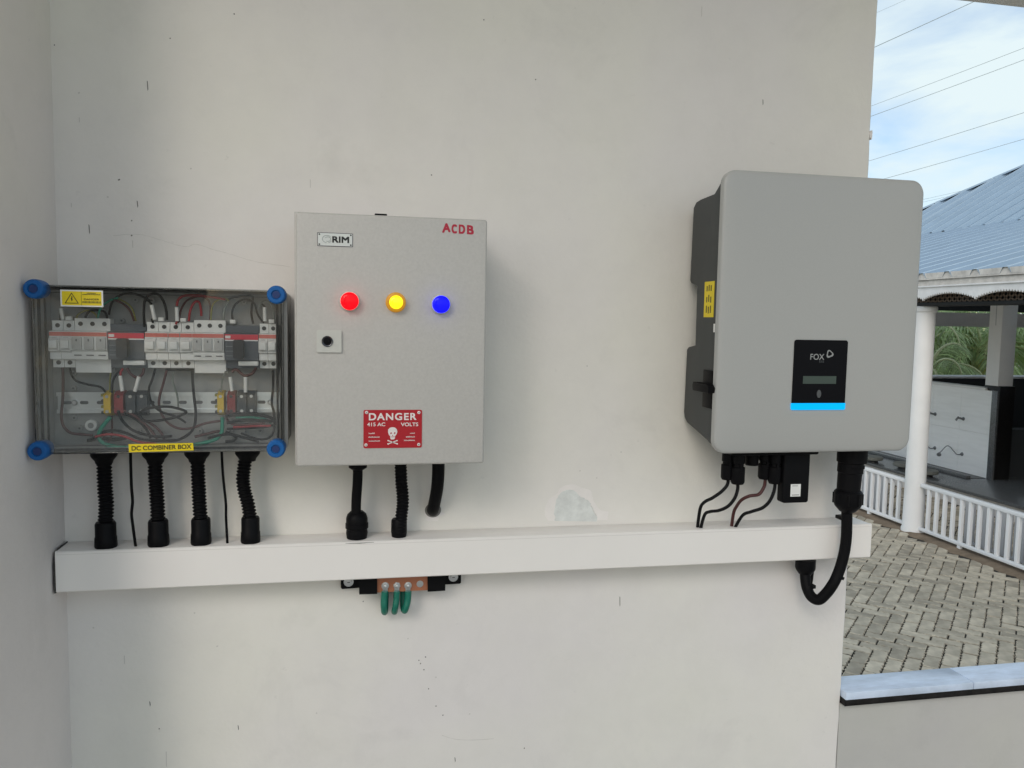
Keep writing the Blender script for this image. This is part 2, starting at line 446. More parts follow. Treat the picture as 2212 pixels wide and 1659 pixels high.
# main wall, its free end slightly uneven, with a chipped arris
wall_root = thing('plastered_wall', 'cream plastered wall carrying the electrical boxes and trunking', 'wall', (0.25, 0.05, 0.0))
mb = MB()
zs = [FLOOR + i * (WALL_T - FLOOR) / 120 for i in range(121)]
chipz = 1.8806
vs = []
for z in zs:
    e = WALL_R + 0.0012 * math.sin(z * 9.0) + random.uniform(-0.0007, 0.0007)
    vs += [(WALL_L, 0.0, z), (e - 0.003, 0.0, z), (e, 0.003, z), (e, 0.115, z), (WALL_L, 0.115, z)]
fs = []
for i in range(120):
    for k in range(5):
        fs.append((i * 5 + k, i * 5 + (k + 1) % 5, (i + 1) * 5 + (k + 1) % 5, (i + 1) * 5 + k))
fs += [(0, 1, 2, 3, 4), tuple(600 + k for k in (4, 3, 2, 1, 0))]
mb.add(vs, fs)
part('plaster_face', mb, 'wall_paint', wall_root, angle=30)
part('edge_chip', MB().prism([(WALL_R - .0030, chipz - .006), (WALL_R + .0016, chipz - .010), (WALL_R + .0024, chipz + .003), (WALL_R + .0014, chipz + .008), (WALL_R - .004, chipz + .001)], 'y', -0.0008, 0.03), 'filler', wall_root)
def blot(p, rx, rz, y, k=9):
    o = []
    for i in range(k):
        a = 2 * math.pi * i / k; q = random.uniform(.7, 1.2)
        o.append((p[0] + rx * q * math.cos(a), y, p[2] + rz * q * math.sin(a)))
    return MB().poly(o)
for p in ((-0.4778,0.0000,1.9284), (-0.3024,0.0000,1.9539), (-0.3861,0.0000,1.7197), (-0.3676,0.0000,1.6541), (-0.2013,0.0000,2.0017), (-0.3681,0.0000,1.6297), (0.1153,0.0000,0.8637), (0.1278,0.0000,0.8691), (0.1186,0.0000,0.8572), (0.1248,0.0000,0.8450), (0.1340,0.0000,0.8072), (0.1483,0.0000,0.7721), (0.1616,0.0000,0.7532), (-0.3401,0.0000,0.7706), (0.2206,0.0000,2.0301), (0.3169,0.0000,1.9344), (0.1305,0.0000,1.7552), (-0.3852,0.0000,1.7204), (0.3206,0.0000,0.6733), (0.0130,0.0000,0.9824)):
    part('paint_speck', blot(p, .0013, .0013, -.0004), 'scuff', wall_root)
for p in ((0.1477,0.0000,0.8285), (-0.2787,0.0000,0.9770), (-0.0704,0.0000,0.7768), (0.2125,0.0000,0.7514), (-0.2414,0.0000,0.9143), (-0.4426,0.0000,0.9602), (0.5000,0.0000,1.2509), (0.4524,0.0000,1.2018), (0.4187,0.0000,1.2162), (0.4274,0.0000,1.4165), (-0.4036,0.0000,1.6910), (-0.4432,0.0000,1.8561), (-0.2733,0.0000,1.7446), (0.0949,0.0000,0.9068)):
    part('paint_speck', blot(p, .0016, .0015, -.0003), 'soft_scuff', wall_root)
for a, b in (((-0.3389,0.0000,1.8835), (-0.3387,0.0000,1.8665)), ((-0.3582,0.0000,1.6879), (-0.3584,0.0000,1.6754)), ((-0.4332,0.0000,1.6456), (-0.4330,0.0000,1.6292)), ((-0.3546,0.0000,0.8227), (-0.3544,0.0000,0.8124)), ((-0.2073,0.0000,0.7663), (-0.2067,0.0000,0.7557)), ((0.7646,0.0000,1.9319), (0.7652,0.0000,1.9198)), ((0.1857,0.0000,0.6686), (0.1863,0.0000,0.6577)), ((0.5062,0.0000,0.9659), (0.5068,0.0000,0.9454))):
    x, z0, z1 = a[0], b[2], a[2]
    part('scratch', MB().poly([(x - .0009, -.0004, z1), (x + .0006, -.0004, z1 - .002), (x + .0012, -.0004, z0 + .003), (x, -.0004, z0), (x - .0006, -.0004, (z0 + z1) / 2)]), 'scuff', wall_root)
for a, b in (((-0.3669,0.0000,1.6215), (-0.3671,0.0000,1.6093)), ((-0.4593,0.0000,1.6789), (-0.4595,0.0000,1.6717)), ((-0.4439,0.0000,1.8170), (-0.4439,0.0000,1.8091)), ((-0.0788,0.0000,1.7365), (-0.0786,0.0000,1.7224)), ((-0.3945,0.0000,0.9076), (-0.3948,0.0000,0.8925)), ((0.6325,0.0000,2.0913), (0.6333,0.0000,2.0729)), ((-0.3294,0.0000,0.7277), (-0.3298,0.0000,0.6996))):
    x, z0, z1 = a[0], b[2], a[2]
    part('scratch', MB().poly([(x - .0007, -.0003, z1), (x + .0007, -.0003, z1), (x + .0007, -.0003, z0), (x - .0005, -.0003, z0)]), 'soft_scuff', wall_root)
def strip(pts, w, y):
    n = len(pts); o = MB(); vs = []
    for i, p in enumerate(pts):
        ww = w * random.uniform(.5, 1.2)
        vs += [(p[0], y, p[2] + ww), (p[0], y, p[2] - ww)]
    return o.add(vs, [(2 * i, 2 * i + 1, 2 * i + 3, 2 * i + 2) for i in range(n - 1)])
ck = spline([Vector(p) for p in [(-0.3968,0.0000,1.6286), (-0.3584,0.0000,1.6321), (-0.3254,0.0000,1.6245), (-0.2864,0.0000,1.6142), (-0.2666,0.0000,1.6184), (-0.2355,0.0000,1.6100), (-0.2126,0.0000,1.6042), (-0.1722,0.0000,1.5933), (-0.1135,0.0000,1.5854)]], 8)
part('hairline_crack', strip([(p.x, 0, p.z + random.uniform(-.0005, .0005)) for p in ck], .0005, -.0003), 'crack', wall_root)
ck = spline([Vector(p) for p in [(0.1599,0.0000,0.7140), (0.1849,0.0000,0.7040), (0.2183,0.0000,0.6992), (0.2604,0.0000,0.6980)]], 8)
part('hairline_crack', strip(ck, .0006, -.0003), 'crack', wall_root)
halo = [(0.3586,0.0000,1.1207), (0.3527,0.0000,1.1302), (0.3515,0.0000,1.1433), (0.3559,0.0000,1.1581), (0.3632,0.0000,1.1662), (0.3744,0.0000,1.1724), (0.3799,0.0000,1.1835), (0.3911,0.0000,1.1888), (0.4082,0.0000,1.1902), (0.4198,0.0000,1.1844), (0.4411,0.0000,1.1773), (0.4453,0.0000,1.1631), (0.4515,0.0000,1.1497), (0.4634,0.0000,1.1380), (0.4771,0.0000,1.1338), (0.4756,0.0000,1.1187)]
part('filler_patch', MB().poly([(p[0] + random.uniform(-.001, .001), -.0005, p[2]) for p in spline([Vector(q) for q in halo], 4)]), 'filler', wall_root)
patch = [(0.3719,0.0000,1.1203), (0.3701,0.0000,1.1334), (0.3703,0.0000,1.1465), (0.3728,0.0000,1.1594), (0.3792,0.0000,1.1714), (0.3876,0.0000,1.1772), (0.3989,0.0000,1.1802), (0.4104,0.0000,1.1771), (0.4183,0.0000,1.1675), (0.4280,0.0000,1.1635), (0.4398,0.0000,1.1548), (0.4449,0.0000,1.1443), (0.4500,0.0000,1.1337), (0.4560,0.0000,1.1250), (0.4543,0.0000,1.1175)]
part('bare_patch', MB().poly([(p[0] + random.uniform(-.0012, .0012), -.0009, p[2] + random.uniform(-.001, .001)) for p in spline([Vector(q) for q in patch], 4)]), 'bare_plaster', wall_root)
gp = spline([Vector(q) for q in [(0.4415,-0.0012,1.1484), (0.4450,-0.0012,1.1427), (0.4486,-0.0012,1.1350), (0.4536,-0.0012,1.1283)]], 5)
part('gouge', strip([(p.x, 0, p.z) for p in gp], .0014, -.0012), 'soft_scuff', wall_root)
hp = (0.1390,0.0000,1.1464)
part('cable_hole', MB().ring([(hp[0] + .0150 * math.cos(2 * math.pi * k / 24), hp[2] + .002 + .0135 * math.sin(2 * math.pi * k / 24)) for k in range(24)], [(hp[0] + .0112 * math.cos(2 * math.pi * k / 24), hp[2] + .002 + .010 * math.sin(2 * math.pi * k / 24)) for k in range(24)], -.0012, -.0008), 'scuff', wall_root)
part('filler_patch', blot((hp[0] + .001, 0, hp[2] - .006), .020, .012, -.0006, 16), 'filler', wall_root)

# side wall of the recess
sw = thing('side_wall', 'grey-cream plastered side wall at the corner beside the transparent box', 'wall', (-0.55, -0.4, 0))
part('plaster_face', MB().box(-0.70, WALL_L, -0.29, 0.115, FLOOR, WALL_T), 'side_paint', sw)
# low wall under the opening, with marble and granite
lw = thing('parapet_wall', 'low plastered wall with marble top closing the opening beside the inverter', 'wall', (1.6, 0.02, 0))
SILL = 0.738
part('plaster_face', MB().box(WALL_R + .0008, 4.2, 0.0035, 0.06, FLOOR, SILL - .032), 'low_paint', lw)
part('granite_edge', MB().box(WALL_R + .002, 4.2, -0.012, 0.055, SILL - .031, SILL - .0165, .0015), 'black_granite', lw)
for x0, x1 in ((WALL_R + .0015, 1.310), (1.3112, 2.1), (2.1012, 3.0), (3.0012, 4.2)):
    part('marble_slab', MB().box(x0, x1, -0.015, 0.058, SILL - .016, SILL, .0015), 'marble', lw)
# lintel over the opening
lt = thing('lintel_beam', 'plastered beam over the opening above the courtyard view', 'beam', (2.5, 0.05, 2.2))
part('beam', MB().box(WALL_R + .004, 4.2, -0.02, 0.11, 2.203, WALL_T - .003, .004), 'ceiling_paint', lt)
tw = thing('lid_reflection_wall', 'added unseen dark wall mirrored in the clear lid of the combiner box', 'wall', (-1.3, -3.5, 0))
part('plaster_face', MB().box(-1.80, -0.87, -3.62, -3.42, -1.05, 3.2), 'dark_paint', tw)  # added out of view, gives the clear lid its dark reflection

# ================================================================== DC combiner box
BX0, BX1, BZ0, BZ1, BF = -0.4735, -0.1125, 1.2855, 1.5400, -0.140
dc = thing('combiner_box', 'transparent-lidded combiner box with breakers and blue corner knobs', 'electrical box', ((BX0 + BX1) / 2, -.02, BZ0))
o_ = rrect(BX0, BX1, BZ0, BZ1, .008); i_ = rrect(BX0 + .004, BX1 - .004, BZ0 + .004, BZ1 - .004, .005)
part('enclosure', MB().ring(o_, i_, -.1185, -.004), 'box_grey', dc)
part('back_plate', MB().prism(rrect(BX0 + .0045, BX1 - .0045, BZ0 + .0045, BZ1 - .0045, .004), 'y', -.004, -.074), 'plate_grey', dc)
part('flange', MB().ring(rrect(BX0 - .001, BX1 + .004, BZ0 - .001, BZ1 + .001, .009), rrect(BX0 + .003, BX1 - .003, BZ0 + .003, BZ1 - .003, .005), -.1190, -.110), 'box_grey', dc)
part('gasket', MB().ring(rrect(BX0 + .0022, BX1 - .0022, BZ0 + .0022, BZ1 - .0022, .006), rrect(BX0 + .0060, BX1 - .0060, BZ0 + .0056, BZ1 - .0066, .004), -.1215, -.1192), 'gasket', dc)
part('gasket', MB().ring(rrect(BX0 + .0105, BX1 - .0100, BZ0 + .0092, BZ1 - .0102, .004), rrect(BX0 + .0130, BX1 - .0135, BZ0 + .0098, BZ1 - .0108, .003), -.1190, -.1170), 'gasket', dc)
cv = MB()
cv.ring(rrect(BX0, BX1, BZ0, BZ1, .010), rrect(BX0 + .0025, BX1 - .0025, BZ0 + .0025, BZ1 - .0025, .008), -.1195, BF + .003)
part('cover', MB().prism(rrect(BX0 + .001, BX1 - .001, BZ0 + .001, BZ1 - .001, .010), 'y', BF + .0028, BF, .0012), 'clear_cover', dc)
part('cover_rim', cv, 'clear_cover', dc)
# mounting bosses
for p in ((-0.3444,-0.0740,1.5213), (-0.3201,-0.0740,1.5214), (-0.3655,-0.0740,1.4884), (-0.4380,-0.0740,1.4045), (-0.4386,-0.0740,1.3806), (-0.4385,-0.0740,1.3333), (-0.4312,-0.0740,1.3168), (-0.1798,-0.0740,1.5215), (-0.1964,-0.0740,1.4893), (-0.3437,-0.0740,1.3108), (-0.3211,-0.0740,1.3116), (-0.2505,-0.0740,1.3109), (-0.2033,-0.0740,1.3104), (-0.1791,-0.0740,1.3091), (-0.1558,-0.0740,1.3100)):
    b = part('boss', MB().lathe([(.0046, 0), (.0046, .004), (.0040, .0045), (.0020, .0045), (.0018, .003)], p, (0, -1, 0), 16), 'plate_grey', dc)
    part('boss_hole', MB().lathe([(.0016, 0), (.0016, .0003)], (p[0], p[1] - .0046, p[2]), (0, -1, 0), 10), 'slot', b)
p = (-0.4135,-0.0740,1.3214)
b = part('cable_grommet', MB().lathe([(.0092, 0), (.0092, .006), (.0080, .0075), (.0050, .0075), (.0045, .005)], p, (0, -1, 0), 22), 'ferrule', dc)
part('grommet_hole', MB().lathe([(.0044, 0), (.0044, .0003)], (p[0], p[1] - .0076, p[2]), (0, -1, 0), 16), 'plate_grey', b)
# lower rail
ra, rb = 1.3748, 1.3413
rc, rd = 1.3683, 1.3474
X0r, X1r = BX0 + .012, BX1 - .012
din = part('din_rail', MB().prism([(-.0815, ra), (-.0835, ra), (-.0835, rc), (-.0785, rc), (-.0785, rd), (-.0835, rd), (-.0835, rb), (-.0815, rb), (-.0815, rd - .0015), (-.0765, rd - .0015), (-.0765, rc + .0015), (-.0815, rc + .0015)], 'x', X0r, X1r), 'zinc', dc)
zc = (rc + rd) / 2
x = X0r + .014
while x < X1r - .01:
    part('rail_slot', MB().prism(rrect(x - .0062, x + .0062, zc - .0026, zc + .0026, .0025, 4), 'y', -.0786, -.0789), 'slot', din)
    x += .0245
for px_ in (-0.4366, -0.1396):
    part('rail_screw', MB().lathe([(.0045, 0), (.0045, .0015), (.003, .0028)], (px_, -.079, zc), (0, -1, 0), 14), 'steel', din)

# --- breakers, surge protectors, isolators on the upper rail
MF, TF = -.116, -.098
zt0, zt1 = 1.4873, 1.4150      # terminal heights
zb0, zb1 = 1.4712, 1.4285      # front body heights
def breaker(x0, x1, poles, kind):
    pw = (x1 - x0) / poles
    zt, zl = zt0, zt1
    if kind == 'surge': zt = zt0 + .004; zl = zt1 - .008
    nm = {'mcb': 'circuit_breaker', 'surge': 'surge_protector'}[kind]
    mb = MB()
    if kind == 'mcb':
        for k in range(poles):
            a = x0 + k * pw + .0003; b = x0 + (k + 1) * pw - .0003
            mb.prism([(-.078, zl), (TF, zl), (TF, zb1 - .001), (-.110, zb1), (-.110, zb1 + .010), (MF, zb1 + .013), (MF, zb0 - .013), (-.112, zb0 - .009), (-.112, zb0), (TF, zb0 + .001), (TF, zt), (-.078, zt)], 'x', a, b)
    else:
        mb.prism([(-.078, zl), (TF, zl), (TF, zb1 - .001), (-.112, zb1), (-.113, zb1 + .012), (MF, zb1 + .014), (MF, zb0), (TF, zb0 + .001), (TF, zt), (-.078, zt)], 'x', x0 + .0003, x1 - .0003)
    o = part(nm, mb, 'module_white', dc)
    part('red_stripe', MB().box(x0 + .0006, x1 - .0006, -.1166 if kind == 'surge' else -.1126, -.111, zb0 - .0072, zb0 - .0012), 'module_red', o)
    for k in range(poles):
        cx = x0 + (k + .5) * pw
        for zz in ([zt - .0075, zl + .0075] if kind == 'mcb' else [zt - .0085]):
            part('terminal_screw', MB().lathe([(.0034, 0), (.0034, .0006), (.0022, .0007)], (cx, TF, zz), (0, -1, 0), 12), 'screw_dark', o)
        if kind == 'mcb':
            part('toggle', MB().box(cx - pw * .36, cx + pw * .36, -.121, -.1155, zb0 - .026, zb0 - .0135, .0012), 'module_white', o)
            part('rating_mark', MB().box(cx - pw * .22, cx + pw * .22, -.1130, -.1120, zb0 - .0108, zb0 - .0096), 'module_line', o)
            part('seam', MB().box(cx - pw * .42, cx + pw * .42, -.11655, -.1160, zb1 + .0150, zb1 + .0155), 'module_line', o)
        else:
            part('cartridge', MB().box(cx - pw * .40, cx + pw * .40, -.1185, -.1155, zb1 + .015, zb0 - .0085, .0008), 'module_shade', o)
            part('status_window', MB().box(cx - pw * .30, cx + pw * .30, -.1140, -.1118, zb1 + .0055, zb1 + .0070), 'module_line', o)
            part('pole_mark', MB().box(cx - pw * .08, cx + pw * .05, -.1189, -.1184, zb0 - .015, zb0 - .0115), 'module_line', o)
    return o
def isolator(x0, x1):
    zt, zl = zt0 - .004, zt1
    mb = MB().prism([(-.078, zl), (-.100, zl), (-.100, zb1), (-.113, zb1), (-.113, zb0), (-.100, zb0 + .001), (-.100, zt), (-.078, zt)], 'x', x0 + .0004, x1 - .0004)
    o = part('isolator_switch', mb, 'isolator', dc)
    part('red_band', MB().box(x0 + .0005, x1 - .0005, -.1138, -.1128, zb0 - .0098, zb0 - .0015), 'isolator_red', o)
    part('white_line', MB().box(x0 + .0008, x1 - .0008, -.1136, -.1128, zb0 - .0118, zb0 - .0100), 'label_white', o)
    cx = x0 + (x1 - x0) * .44; w = (x1 - x0) * .15
    part('rotary_knob', MB().prism(rrect(cx - w, cx + w, zb1 + .003, zb0 - .0095, .0035, 4), 'y', -.113, -.128, .001), 'isolator_knob', o)
    for k in range(3):
        part('print_line', MB().box(x0 + .002, x0 + .002 + (x1 - x0) * (.2, .22, .2)[k], -.1133, -.1128, zb0 - .021 - .0075 * k, zb0 - .0203 - .0075 * k), 'display_print', o)
    part('brand_mark', MB().box(x0 + .0015, x0 + .0095, -.1142, -.1136, zb0 - .0078, zb0 - .0035), 'sign_white', o)
    tx0 = x0 + (x1 - x0) * .40
    part('marker_tag', MB().box(tx0, x1 - .001, -.113, -.101, zb1 - .0085, zb1 - .0015, .0006), 'ferrule', o)
    return o
X_ = [-0.4597, -0.4277, -0.3764, -0.3236, -0.2893, -0.2720, -0.2535, -0.2055, -0.1536, -0.1253]
breaker(X_[0], X_[1], 2, 'mcb'); breaker(X_[1], X_[2], 3, 'surge'); isolator(X_[2], X_[3]); breaker(X_[3], X_[4], 2, 'mcb')
breaker(X_[4], X_[5], 1, 'mcb'); breaker(X_[5], X_[6], 1, 'mcb'); breaker(X_[6], X_[7], 3, 'surge'); isolator(X_[7], X_[8]); breaker(X_[8], X_[9], 2, 'mcb')
for px_ in ((-0.4346,-0.1000,1.4909), (-0.3012,-0.1000,1.4917), (-0.2683,-0.1000,1.4912), (-0.1346,-0.1000,1.4915), (-0.1941,-0.0900,1.4899)):
    part('marker_tag', MB().box(px_[0] - .0042, px_[0] + .0042, -.104, -.096, px_[2] - .003, px_[2] + .003, .0006), 'ferrule', dc)
part('busbar_jumper', MB().box(-0.2965, -0.2549, -.101, -.096, 1.4100, 1.4137), 'wire_black', dc)
# rail terminals
for (xa, xb, mat, d) in ((-0.3877, -0.3774, 'terminal_yellow', 0), (-0.3726, -0.3591, 'terminal_red', 0), (-0.3557, -0.3413, 'terminal_dark', 0), (-0.3407, -0.3252, 'terminal_dark', .004),
                         (-0.2189, -0.2091, 'terminal_yellow', 0), (-0.2040, -0.1913, 'terminal_red', 0), (-0.1888, -0.1743, 'terminal_dark', 0), (-0.1737, -0.1604, 'terminal_dark', .004)):
    za, zb = ra + .003, rb - .003
    o = part('rail_terminal', MB().prism([(-.080, zb), (-.092, zb), (-.104 + d, zb + .006), (-.104 + d, za - .006), (-.092, za), (-.080, za)], 'x', xa, xb, .0004, 1), mat, dc)
    if mat == 'terminal_yellow':
        for q in range(4):
            zq = zb + .006 + q * (za - zb - .012) / 3
            part('clamp', MB().box(xa - .004, xa - .0002, -.102, -.092, zq - .0022, zq + .0022, .0005), 'wire_olive' if q % 2 else 'terminal_dark', o)
    for zz in (za - .008, zb + .008):
        part('terminal_screw', MB().lathe([(.0026, 0), (.0026, .0006)], ((xa + xb) / 2, -.104 + d, zz), (0, -1, 0), 10), 'steel' if mat != 'terminal_red' else 'screw_dark', o)
# wiring
def wire(pts, mat, r=.0017): part('wire', MB().tube(pts, r, 8, 6), mat, dc, 60)
wire([(-0.4473,-0.0950,1.4149), (-0.4473,-0.0950,1.3940), (-0.4486,-0.0950,1.3640), (-0.4511,-0.0950,1.3400), (-0.4488,-0.0950,1.3239), (-0.4399,-0.0950,1.3128), (-0.4253,-0.0950,1.3096), (-0.4068,-0.0950,1.3078)], 'wire_maroon', .0022)
wire([(-0.3808,-0.0900,1.4972), (-0.3758,-0.0900,1.5162), (-0.3663,-0.0900,1.5264), (-0.3513,-0.0900,1.5318), (-0.3345,-0.0900,1.5282), (-0.3197,-0.0900,1.5205)], 'wire_black')
wire([(-0.3733,-0.0920,1.5212), (-0.3604,-0.0920,1.5156), (-0.3495,-0.0920,1.5048), (-0.3433,-0.0920,1.4879)], 'wire_maroon')
wire([(-0.3682,-0.0900,1.5234), (-0.3553,-0.0900,1.5167), (-0.3462,-0.0900,1.5069), (-0.3413,-0.0900,1.4879)], 'wire_olive', .0012)
wire([(-0.3264,-0.1000,1.4792), (-0.3269,-0.1000,1.5052), (-0.3247,-0.1000,1.5212), (-0.3171,-0.1000,1.5303), (-0.3058,-0.1000,1.5306), (-0.2976,-0.1000,1.5198), (-0.2940,-0.1000,1.5058), (-0.2933,-0.1000,1.4908)], 'wire_black', .0020)
wire([(-0.3228,-0.1000,1.5222), (-0.3191,-0.1000,1.5193), (-0.3151,-0.1000,1.5144)], 'wire_black')
wire([(-0.2782,-0.1000,1.5132), (-0.2758,-0.1000,1.5233), (-0.2681,-0.1000,1.5291), (-0.2586,-0.1000,1.5303), (-0.2433,-0.1000,1.5301), (-0.2203,-0.1000,1.5276), (-0.2049,-0.1000,1.5249)], 'wire_red', .0020)
wire([(-0.2607,-0.1000,1.4894), (-0.2590,-0.1000,1.5025), (-0.2554,-0.1000,1.5137), (-0.2501,-0.1000,1.5204), (-0.2444,-0.1000,1.5189), (-0.2421,-0.1000,1.5069), (-0.2418,-0.1000,1.4978)], 'wire_red', .0019)
wire([(-0.2275,-0.1000,1.4920), (-0.2253,-0.1000,1.5133), (-0.2184,-0.1000,1.5226), (-0.2068,-0.1000,1.5269), (-0.2000,-0.1000,1.5230)], 'wire_olive', .0013)
wire([(-0.2011,-0.0970,1.5216), (-0.2070,-0.0970,1.5096), (-0.2092,-0.0970,1.4923)], 'wire_grey', .0019)
wire([(-0.2057,-0.0950,1.5229), (-0.1939,-0.0950,1.5283), (-0.1763,-0.0950,1.5316), (-0.1645,-0.0950,1.5306), (-0.1654,-0.0950,1.5167), (-0.1663,-0.0950,1.5023), (-0.1637,-0.0950,1.4869)], 'wire_black')
wire([(-0.1548,-0.0950,1.5128), (-0.1497,-0.0950,1.5221), (-0.1418,-0.0950,1.5244), (-0.1339,-0.0950,1.5153), (-0.1318,-0.0950,1.5029), (-0.1327,-0.0950,1.4885)], 'wire_grey', .0014)
wire([(-0.1480,-0.0950,1.4882), (-0.1465,-0.0950,1.5027), (-0.1449,-0.0950,1.5130), (-0.1498,-0.0950,1.5191)], 'wire_black', .0013)
wire([(-0.4507,-0.0900,1.4870), (-0.4495,-0.0900,1.4969), (-0.4466,-0.0900,1.5048)], 'wire_black')
wire([(-0.4279,-0.0900,1.4894), (-0.4240,-0.0900,1.4974), (-0.4111,-0.0900,1.5036), (-0.4002,-0.0900,1.4978), (-0.3967,-0.0900,1.4899)], 'wire_olive', .0014)
wire([(-0.4151,-0.0900,1.4896), (-0.4112,-0.0900,1.4996), (-0.4037,-0.0900,1.5037), (-0.3872,-0.0900,1.5021), (-0.3828,-0.0900,1.4902)], 'wire_black')
wire([(-0.2947,-0.1000,1.4114), (-0.3007,-0.1000,1.3887), (-0.3058,-0.1000,1.3704), (-0.3070,-0.1000,1.3541), (-0.3016,-0.1000,1.3377), (-0.2923,-0.1000,1.3253), (-0.2771,-0.1000,1.3180), (-0.2597,-0.1000,1.3184), (-0.2383,-0.1000,1.3259), (-0.2149,-0.1000,1.3299)], 'wire_maroon', .0020)
wire([(-0.2569,-0.1000,1.4116), (-0.2557,-0.1000,1.3846), (-0.2541,-0.1000,1.3641), (-0.2524,-0.1000,1.3435), (-0.2539,-0.1000,1.3250), (-0.2598,-0.1000,1.3126), (-0.2715,-0.1000,1.3035), (-0.2870,-0.1000,1.2989), (-0.3307,-0.1000,1.3007), (-0.3569,-0.1000,1.3116), (-0.3736,-0.1000,1.3158), (-0.3885,-0.1000,1.3140)], 'wire_black', .0022)
wire([(-0.3348,-0.1070,1.3408), (-0.3281,-0.1070,1.3492), (-0.3092,-0.1070,1.3534), (-0.2903,-0.1070,1.3537), (-0.2732,-0.1070,1.3496), (-0.2653,-0.1070,1.3451), (-0.2753,-0.1070,1.3394), (-0.2944,-0.1070,1.3340), (-0.3134,-0.1070,1.3315), (-0.3284,-0.1070,1.3320), (-0.3348,-0.1070,1.3408)], 'wire_black', .0021)
wire([(-0.3732,-0.1020,1.3529), (-0.3575,-0.1020,1.3474), (-0.3390,-0.1020,1.3361), (-0.3223,-0.1020,1.3197), (-0.3103,-0.1020,1.3022)], 'wire_maroon', .0021)
wire([(-0.3735,-0.0980,1.3476), (-0.3494,-0.0980,1.3377), (-0.3308,-0.0980,1.3223), (-0.3208,-0.0980,1.3027)], 'wire_black', .0022)
wire([(-0.3442,-0.0960,1.3385), (-0.3199,-0.0960,1.3250), (-0.3068,-0.0960,1.3126), (-0.3003,-0.0960,1.2980)], 'wire_maroon', .0021)
wire([(-0.3791,-0.1000,1.3372), (-0.3879,-0.1000,1.3261), (-0.3946,-0.1000,1.3160), (-0.3962,-0.1000,1.3039), (-0.3890,-0.1000,1.2951), (-0.3760,-0.1000,1.2909), (-0.3499,-0.1000,1.2874)], 'wire_green', .0032)
wire([(-0.2117,-0.1000,1.3361), (-0.2122,-0.1000,1.3226), (-0.2139,-0.1000,1.3097), (-0.2231,-0.1000,1.2998), (-0.2387,-0.1000,1.2948), (-0.2563,-0.1000,1.2915)], 'wire_green', .0030)
wire([(-0.3791,-0.0920,1.3372), (-0.3791,-0.0920,1.3229), (-0.3808,-0.0920,1.3046), (-0.3856,-0.0920,1.2965)], 'wire_maroon', .0016)
wire([(-0.3896,-0.0900,1.3129), (-0.4010,-0.0900,1.3055), (-0.4085,-0.0900,1.3005), (-0.4160,-0.0900,1.2986)], 'wire_black', .0030)
wire([(-0.3936,-0.0900,1.3024), (-0.3786,-0.0900,1.3001), (-0.3598,-0.0900,1.3020)], 'wire_black', .0030)
wire([(-0.3589,-0.1000,1.4137), (-0.3627,-0.1000,1.4077), (-0.3621,-0.1000,1.4016)], 'wire_red', .0019)
wire([(-0.3533,-0.1000,1.4144), (-0.3475,-0.1000,1.4047), (-0.3383,-0.1000,1.3995), (-0.3307,-0.1000,1.4048), (-0.3282,-0.1000,1.4145)], 'wire_maroon', .0023)
wire([(-0.3613,-0.0980,1.4116), (-0.3695,-0.0980,1.4045), (-0.3749,-0.0980,1.3924), (-0.3766,-0.0980,1.3753)], 'wire_black', .0016)
wire([(-0.3782,-0.0950,1.4083), (-0.3799,-0.0950,1.3922), (-0.3802,-0.0950,1.3760)], 'wire_olive', .0013)
wire([(-0.1964,-0.1000,1.4085), (-0.1905,-0.1000,1.4132), (-0.1807,-0.1000,1.4054), (-0.1748,-0.1000,1.4030), (-0.1649,-0.1000,1.4071), (-0.1589,-0.1000,1.4163)], 'wire_maroon', .0023)
wire([(-0.2013,-0.1000,1.4053), (-0.2062,-0.1000,1.4094), (-0.2112,-0.1000,1.3950), (-0.2139,-0.1000,1.3764)], 'wire_grey', .0013)
wire([(-0.2060,-0.1060,1.3378), (-0.1844,-0.1060,1.3418), (-0.1549,-0.1060,1.3400), (-0.1370,-0.1060,1.3357), (-0.1318,-0.1060,1.3300), (-0.1549,-0.1060,1.3312), (-0.1826,-0.1060,1.3308), (-0.2042,-0.1060,1.3270)], 'wire_black', .0024)
wire([(-0.1948,-0.1040,1.3198), (-0.1652,-0.1040,1.3214), (-0.1363,-0.1040,1.3218)], 'wire_red', .0020)
wire([(-0.2052,-0.1000,1.3167), (-0.1756,-0.1000,1.3176), (-0.1457,-0.1000,1.3195), (-0.1333,-0.1000,1.3219), (-0.1321,-0.1000,1.3134), (-0.1378,-0.1000,1.3030), (-0.1499,-0.1000,1.2989), (-0.1658,-0.1000,1.3022), (-0.1836,-0.1000,1.3094)], 'wire_black', .0019)
wire([(-0.1327,-0.1000,1.4129), (-0.1329,-0.1000,1.3848), (-0.1351,-0.1000,1.3597), (-0.1320,-0.1000,1.3429), (-0.1309,-0.1000,1.3219)], 'wire_black', .0020)
wire([(-0.2088,-0.0900,1.3107), (-0.1930,-0.0900,1.3021), (-0.1971,-0.0900,1.2958), (-0.2090,-0.0900,1.2949)], 'wire_black', .0024)
wire([(-0.2561,-0.0900,1.3028), (-0.2404,-0.0900,1.3068), (-0.2246,-0.0900,1.3108), (-0.2167,-0.0900,1.3118)], 'wire_maroon', .0022)
wire([(-0.4357,-0.1000,1.4143), (-0.4337,-0.1000,1.4044), (-0.4271,-0.1000,1.3944), (-0.4108,-0.1000,1.3885), (-0.3925,-0.1000,1.3845), (-0.3853,-0.1000,1.3765)], 'wire_black', .0016)
wire([(-0.3107,-0.1040,1.4142), (-0.3147,-0.1040,1.3991), (-0.3207,-0.1040,1.3809), (-0.3173,-0.1040,1.3606), (-0.3044,-0.1040,1.3463), (-0.2817,-0.1040,1.3380), (-0.2665,-0.1040,1.3277)], 'wire_black', .0018)
